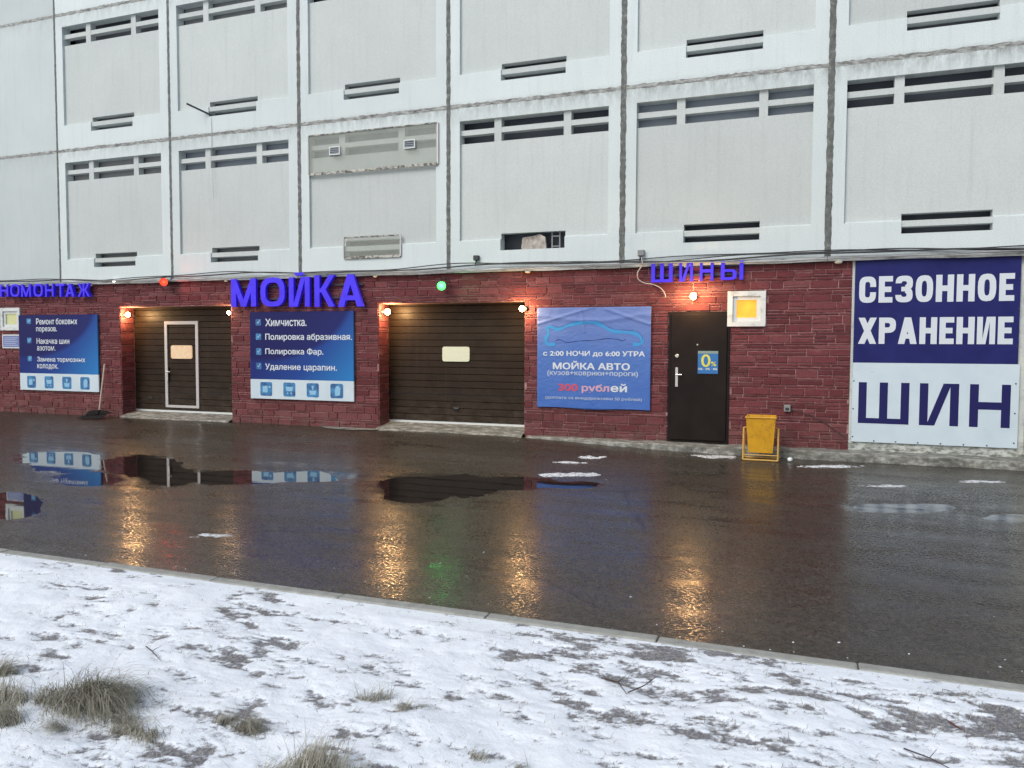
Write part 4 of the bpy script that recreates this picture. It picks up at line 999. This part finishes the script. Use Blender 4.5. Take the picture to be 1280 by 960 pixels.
wall_lamp((13.36, -.075, 2.09), (13.41, -.012, 2.09), 'warm lamp on the right corner of the middle garage opening', 9, .045)
wall_lamp((16.13, -.13, 2.24), (16.13, -.012, 2.24), 'warm lamp above the dark entrance door', 12, .048)
b = MB(); b.ball((4.56, -.075, 2.755), .022, 10, sq=(1.5, 1, .8)); o = tag(b.build('small_led', M_led, smooth=True), 'tiny white light on the ledge left of the red lamp', 'light')

def signal(p, aim, lens, label, col, e):
    t = thing('signal_lamp', (p[0], 0, p[2]), label, 'signal lamp', 'coloured signal lamps'); p = Vector(p); a = Vector(aim).normalized()
    b = MB(); b.lathe([(-.17, 0), (-.17, .045), (-.13, .065), (-.02, .075), (.05, .08), (.05, .072), (-.005, .066)], p, a, 18); b.build('housing', M_cable, t, smooth=True)
    b = MB(); b.lathe([(0, .066), (.014, .05), (.022, .025), (.025, 0)], p, a, 18); b.build('lens', lens, t, smooth=True)
    s_ = a.cross(Vector((0, 0, 1))).normalized(); c = p - a * .08
    b = MB(); b.tube([c + s_ * .09, c + s_ * .09 + Vector((0, .06, .1)), Vector((c.x, -.07, c.z + .12)), c - s_ * .09 + Vector((0, .06, .1)), c - s_ * .09], .009, 6); b.tube([(c.x, -.07, c.z + .12), (c.x, -.01, c.z + .12)], .014, 8); b.build('bracket', M_cable, t)
    point('lens_light', p + a * .07, e, col, .04, t)
signal((6.02, -.24, 2.69), (.55, -.75, -.05), M_redlens, 'glowing red signal lamp above the garage with the wicket door', (1, .03, .01), 4)
signal((11.98, -.24, 2.49), (.45, -.85, -.25), M_greenlens, 'glowing green signal lamp above the middle garage door', (.10, 1, .18), 4)

# ================================================================== BIN, SHOVEL
bn = thing('litter_bin', (17.17, -.55, -.135), 'yellow tipping litter bin on a tube stand by the wall', 'litter bin')
gz = -.132; cx, cy = 17.165, -.55
b = MB(); T = [(-.200, -.17, .625), (.200, -.17, .625), (.200, .10, .640), (-.200, .10, .640)]; Bq = [(-.165, -.11, .115), (.165, -.11, .115), (.165, .09, .115), (-.165, .09, .115)]
T = [(cx + x, cy + y, gz + z_) for x, y, z_ in T]; Bq = [(cx + x, cy + y, gz + z_) for x, y, z_ in Bq]
inn = lambda q, s_, dz: [(cx + (x - cx) * s_, cy + (y - cy) * s_, z_ + dz) for x, y, z_ in q]
for k in range(4):
    j = (k + 1) % 4; b.poly([Bq[k], Bq[j], T[j], T[k]])
Ti = inn(T, .93, 0); Bi = inn(Bq, .93, .01)
for k in range(4):
    j = (k + 1) % 4; b.poly([T[k], T[j], Ti[j], Ti[k]]); b.poly([Ti[k], Ti[j], Bi[j], Bi[k]])
b.poly(Bq[::-1]); b.poly(Bi); o = b.build('bin_body', M_binyellow, bn)
rm = MB(); L_ = [(cx - .203, cy - .173), (cx + .203, cy - .173), (cx + .203, cy + .103), (cx - .203, cy + .103)]
for k in range(4): rm.tube([(*L_[k], gz + .618), (*L_[(k + 1) % 4], gz + .618)], .011, 6)
rm.build('rim', M_binyellow, bn)
b = MB(); hx, hy = .235, .13
for s_ in (-1, 1):
    b.tube([(cx + s_ * hx, cy - hy, gz + .015), (cx + s_ * hx, cy - .06, gz + .46), (cx + s_ * hx, cy + .06, gz + .46), (cx + s_ * hx, cy + hy, gz + .015)], .013, 8)
    b.tube([(cx + s_ * hx, cy, gz + .46), (cx + s_ * .18, cy, gz + .46)], .010, 6)
b.tube([(cx - hx, cy - hy, gz + .015), (cx + hx, cy - hy, gz + .015)], .013, 8); b.tube([(cx - hx, cy + hy, gz + .015), (cx + hx, cy + hy, gz + .015)], .013, 8)
for s_ in (-1, 1): b.tube([(cx + s_ * hx, cy - hy, gz + .015), (cx + s_ * hx, cy + hy, gz + .015)], .012, 8)
b.tube([(cx - hx + .01, cy - hy + .005, gz + .085), (cx + hx - .01, cy - hy + .005, gz + .085)], .009, 6)
b.build('stand', M_binframe, bn)

sh = thing('snow_shovel', (4.33, -.3, -.02), 'black snow shovel leaning by its pale handle against the red pier', 'shovel')
b = MB(); b.tube([(4.33, -.30, .10), (4.225, -.045, 1.07)], .016, 8); b.build('handle', M_wood, sh)
b = MB(); n = 10; prev = None
for i in range(n + 1):
    u = i / n; x = 4.33 - .33 + .62 * u; curve = .07 * (1 - (2 * u - 1) ** 2)
    cur = ((x - .05, -.50 - curve * .4, .0 - .012 + .005), (x, -.34, (.03 + .06 * u)), (x + .02, -.28, .11 + .03 * math.sin(u * 3.1)), (x + .02, -.27, .10 + .03 * math.sin(u * 3.1)))
    if prev:
        for k in range(3): b.poly([prev[k], cur[k], cur[k + 1], prev[k + 1]])
    prev = cur
o = b.build('blade', M_black, sh, smooth=True); o.modifiers.new('s', 'SOLIDIFY').thickness = .006
b = MB(); b.tube([(4.35, -.38, .045), (4.325, -.285, .13)], .03, 8); b.build('ferrule', M_black, sh)

# ================================================================== SNOW ON THE ASPHALT
def snow_patch(cx, cy, a, bb, rot, seed, thick=.012, thr=.5):
    n = 46; b = MB(); V = {}
    U, Vv = np.meshgrid(np.linspace(-1, 1, n), np.linspace(-1, 1, n)); rr = np.sqrt(U ** 2 + Vv ** 2)
    X = cx + U * a * math.cos(rot) - Vv * bb * math.sin(rot); Y = cy + U * a * math.sin(rot) + Vv * bb * math.cos(rot)
    f = (1 - rr) + (fbm(X * 9, Y * 18, seed, 4, .6) - .5) * 1.5
    Z = asph_z(X.ravel(), Y.ravel()).reshape(X.shape) + np.clip((f - thr) * thick * 3, -.012, thick) + .001
    keep = f > thr - .45
    idx = -np.ones(X.shape, int); c = 0
    for j in range(n):
        for i in range(n):
            if keep[j, i]: idx[j, i] = c; c += 1; b.v.append((float(X[j, i]), float(Y[j, i]), float(Z[j, i])))
    for j in range(n - 1):
        for i in range(n - 1):
            q = (idx[j, i], idx[j, i + 1], idx[j + 1, i + 1], idx[j + 1, i])
            if min(q) >= 0: b.f.append(q); b.mi.append(0)
    o = b.build('snow_patch', M_thinsnow, smooth=True); o['kind'] = 'stuff'; o['label'] = 'thin patch of slushy snow left on the wet asphalt'
snow_patch(14.93, -2.74, .46, .15, .38, 90, thr=.25)
snow_patch(14.68, -1.72, .34, .12, .38, 91, thr=.42)
snow_patch(14.84, -1.2, .24, .13, .38, 92, thr=.35)
snow_patch(18.10, -.80, .48, .09, .36, 93, thr=.3)
snow_patch(16.52, -.52, .50, .20, .25, 94, .006, .5)
snow_patch(18.70, -2.1, .45, .18, .38, 95, .004, .62)
snow_patch(13.0, -6.9, .35, .12, .3, 96, .005, .65)
snow_patch(19.8, -1.3, .4, .15, .4, 97, .005, .6)
b = MB(); b.ball((17.56, -.58, -.10), .038, 12, sq=(1, 1, .85)); tag(b.build('snow_lump', Mat('clean_snow', (.8, .83, .86), .7), smooth=True), 'small white lump of snow on the asphalt right of the yellow bin', 'snow lump')

# ================================================================== GRASS
def lz(x, y): return float(lawn_z(np.array([x]), np.array([y]))[0])
def blade(b, rn, x, y, L, az, lean, w, z0=None, curl=1.0):
    z = (lz(x, y) if z0 is None else z0) - .004; n = 4; n0 = len(b.v); v = random.random()
    dx, dy = math.cos(az), math.sin(az); px, py = -dy, dx; p = Vector((x, y, z)); ang = R(90) - lean * .35
    for i in range(n + 1):
        ww = w * (1 - i / n) + .0003; b.v += [(p.x + px * ww, p.y + py * ww, p.z), (p.x - px * ww, p.y - py * ww, p.z)]; rn += [v, v]
        p = p + Vector((dx * math.cos(ang), dy * math.cos(ang), math.sin(ang))) * L / n; ang -= lean * .5 * curl
    for i in range(n):
        a = n0 + 2 * i; b.f.append((a, a + 1, a + 3, a + 2)); b.mi.append(0)
def tuft(cx, cy, rx, ry, L, count, az, spread_, lean, label):
    b = MB(); rn = []; k_ = max(3, count // 90); rx, ry, L, count = rx * 1.2, ry * 1.2, L * 1.12, int(count * 1.25)
    cl = [(random.gauss(0, .5), random.gauss(0, .5), random.gauss(az, spread_ * .7), random.uniform(.6, 1.25)) for _ in range(k_)]
    for _ in range(count):
        u, v, a_, ls = random.choice(cl)
        x, y = cx + rx * (u + random.gauss(0, .22)), cy + ry * (v + random.gauss(0, .25)); r = min(1.2, math.hypot((x - cx) / rx, (y - cy) / ry))
        stray = random.random() < .10
        blade(b, rn, x, y, L * ls * random.uniform(.4, 1.1) * (1.1 - .4 * r) * (1.35 if stray else 1), a_ + random.gauss(0, .9 if stray else .32), lean * random.uniform(.5, 1.7), random.uniform(.0006, .0014))
    for _ in range(count // 12):        # flattened straw around the foot
        x, y = cx + rx * random.gauss(0, .8), cy + ry * random.gauss(0, .8)
        blade(b, rn, x, y, L * random.uniform(.2, .6), az + random.gauss(0, 1.2), random.uniform(2.0, 2.8), random.uniform(.0006, .0012), curl=.3)
    o = b.build('grass_tuft', M_grass, rnd=rn); tag(o, label, 'grass tuft', 'dead grass tufts in the snow')
tuft(14.74, -9.66, .19, .09, .27, 2300, -.2, .5, 1.25, 'largest dead grass tuft, arching to the right, at the lower left')
tuft(14.45, -9.74, .10, .06, .15, 420, 2.6, 1.0, 1.0, 'low grass patch just left of the largest tuft')
tuft(14.10, -9.63, .10, .06, .13, 420, 1.5, 1.2, 1.0, 'grass tuft cut by the left edge of the photo')
tuft(14.68, -9.90, .12, .05, .13, 420, 3.0, 1.1, 1.1, 'low ragged tuft below the largest tuft')
tuft(15.20, -9.80, .14, .05, .10, 420, .3, 1.2, 1.4, 'small flattened tuft right of and below the largest tuft')
tuft(15.53, -9.60, .11, .04, .12, 360, .3, 1.2, 1.3, 'middle sized spiky tuft right of the largest tuft')
tuft(16.05, -9.84, .13, .07, .19, 640, 1.2, .9, 1.0, 'upright dead grass tuft at the bottom edge')
tuft(15.93, -9.20, .08, .04, .10, 100, .6, 1.3, 1.1, 'sparse thin tuft above the upright bottom tuft')
tuft(16.14, -9.22, .07, .03, .08, 80, .2, 1.3, 1.3, 'second sparse thin tuft, a little right of the first')
tuft(16.62, -9.50, .09, .04, .06, 110, .2, 1.3, 1.4, 'tiny dark tuft at the bottom, right of the upright one')
# loose straw and short stubble poking through the thin snow
b = MB(); rn = []; cnt = 0
rg = np.random.RandomState(5)
CX = rg.uniform(11.8, 19.6, 90000); CY = -8.06 - 2.6 * rg.random_sample(90000) ** 1.0
bf = bare_f(CX, CY); CZ = lawn_z(CX, CY); pr = rg.random_sample(90000)
for x, y, z_, f, p in zip(CX, CY, CZ, bf, pr):
    if p < f * .62 + .012:
        blade(b, rn, x, y, random.uniform(.015, .05), random.gauss(.3, 1.4), random.uniform(.9, 1.9), random.uniform(.0006, .0014), z0=z_); cnt += 1
tag(b.build('grass_stubble', M_grass, rnd=rn), 'short dead grass and straw poking through the thin snow', None, None, 'stuff')
for pts, r, lb in (([(16.86, -8.62, .0), (16.93, -8.66, .02), (16.99, -8.74, .0)], .004, 'thin bent twig lying on the snow near the kerb'), ([(16.99, -8.72, .0), (17.05, -8.64, .03), (17.09, -8.56, .05)], .003, 'small forked twig beside the bent twig'),
                   ([(14.5, -9.08, .0), (14.62, -9.16, .012), (14.74, -9.22, .0)], .003, 'short straight twig above the largest grass tuft'), ([(18.12, -8.80, 0), (18.2, -8.88, .02), (18.3, -8.93, .0)], .003, 'thin twig at the lower right corner')):
    b = MB(); P = [(x, y, lz(x, y) + .006 + h) for x, y, h in pts]; b.tube(P, [r, r * .8, r * .4], 6)
    m_ = Vector(P[1]); b.tube([m_, m_ + Vector((.03, .04, .02))], [r * .6, r * .3], 5); tag(b.build('twig', M_twig), lb, 'twig', 'twigs on the snow')
b = MB(); x, y = 18.34, -8.56; z_ = lz(x, y) + .012
b.poly([(x - .035, y + .03, z_ + .02), (x, y + .015, z_ + .006), (x + .004, y - .002, z_)]); b.poly([(x - .035, y + .03, z_ + .02), (x + .004, y - .002, z_), (x - .02, y - .008, z_ + .014)]); b.poly([(x, y + .015, z_ + .006), (x + .03, y - .03, z_ + .004), (x + .004, y - .002, z_)]); b.poly([(x - .02, y - .008, z_ + .014), (x + .004, y - .002, z_), (x + .03, y - .03, z_ + .004)])
tag(b.build('fallen_leaf', M_leaf), 'single brown fallen leaf on the snow at the lower right', 'leaf')

# crumbs of slush and grit on the asphalt, densest along the kerb and the footing
b = MB(); rg = np.random.RandomState(11)
for i in range(700):
    if i % 4: continue
    if i < 380: x, y = rg.uniform(9, 20), -7.93 + abs(rg.normal(0, .35))
    elif i < 560: x, y = rg.uniform(13, 20.5), -.32 - abs(rg.normal(0, .25))
    else: x, y = rg.uniform(7, 20), rg.uniform(-7.5, -.6)
    if puddle_f(np.array([x]), np.array([y]))[0] > -.15: continue
    z = float(asph_z(np.array([x]), np.array([y]))[0]); r = rg.uniform(.003, .008) * (1.3 if rg.rand() < .1 else 1)
    P = [(x + r * rg.uniform(.6, 1.4) * math.cos(a), y + r * rg.uniform(.6, 1.4) * math.sin(a), z) for a in (0, 1.3, 2.5, 3.8, 5.1)]; top = (x + r * .2, y, z + r * rg.uniform(.4, .9))
    for k in range(5): b.poly([P[k], P[(k + 1) % 5], top])
tag(b.build('slush_crumbs', M_thinsnow), 'crumbs of slush and grit scattered over the wet asphalt', None, None, 'stuff')
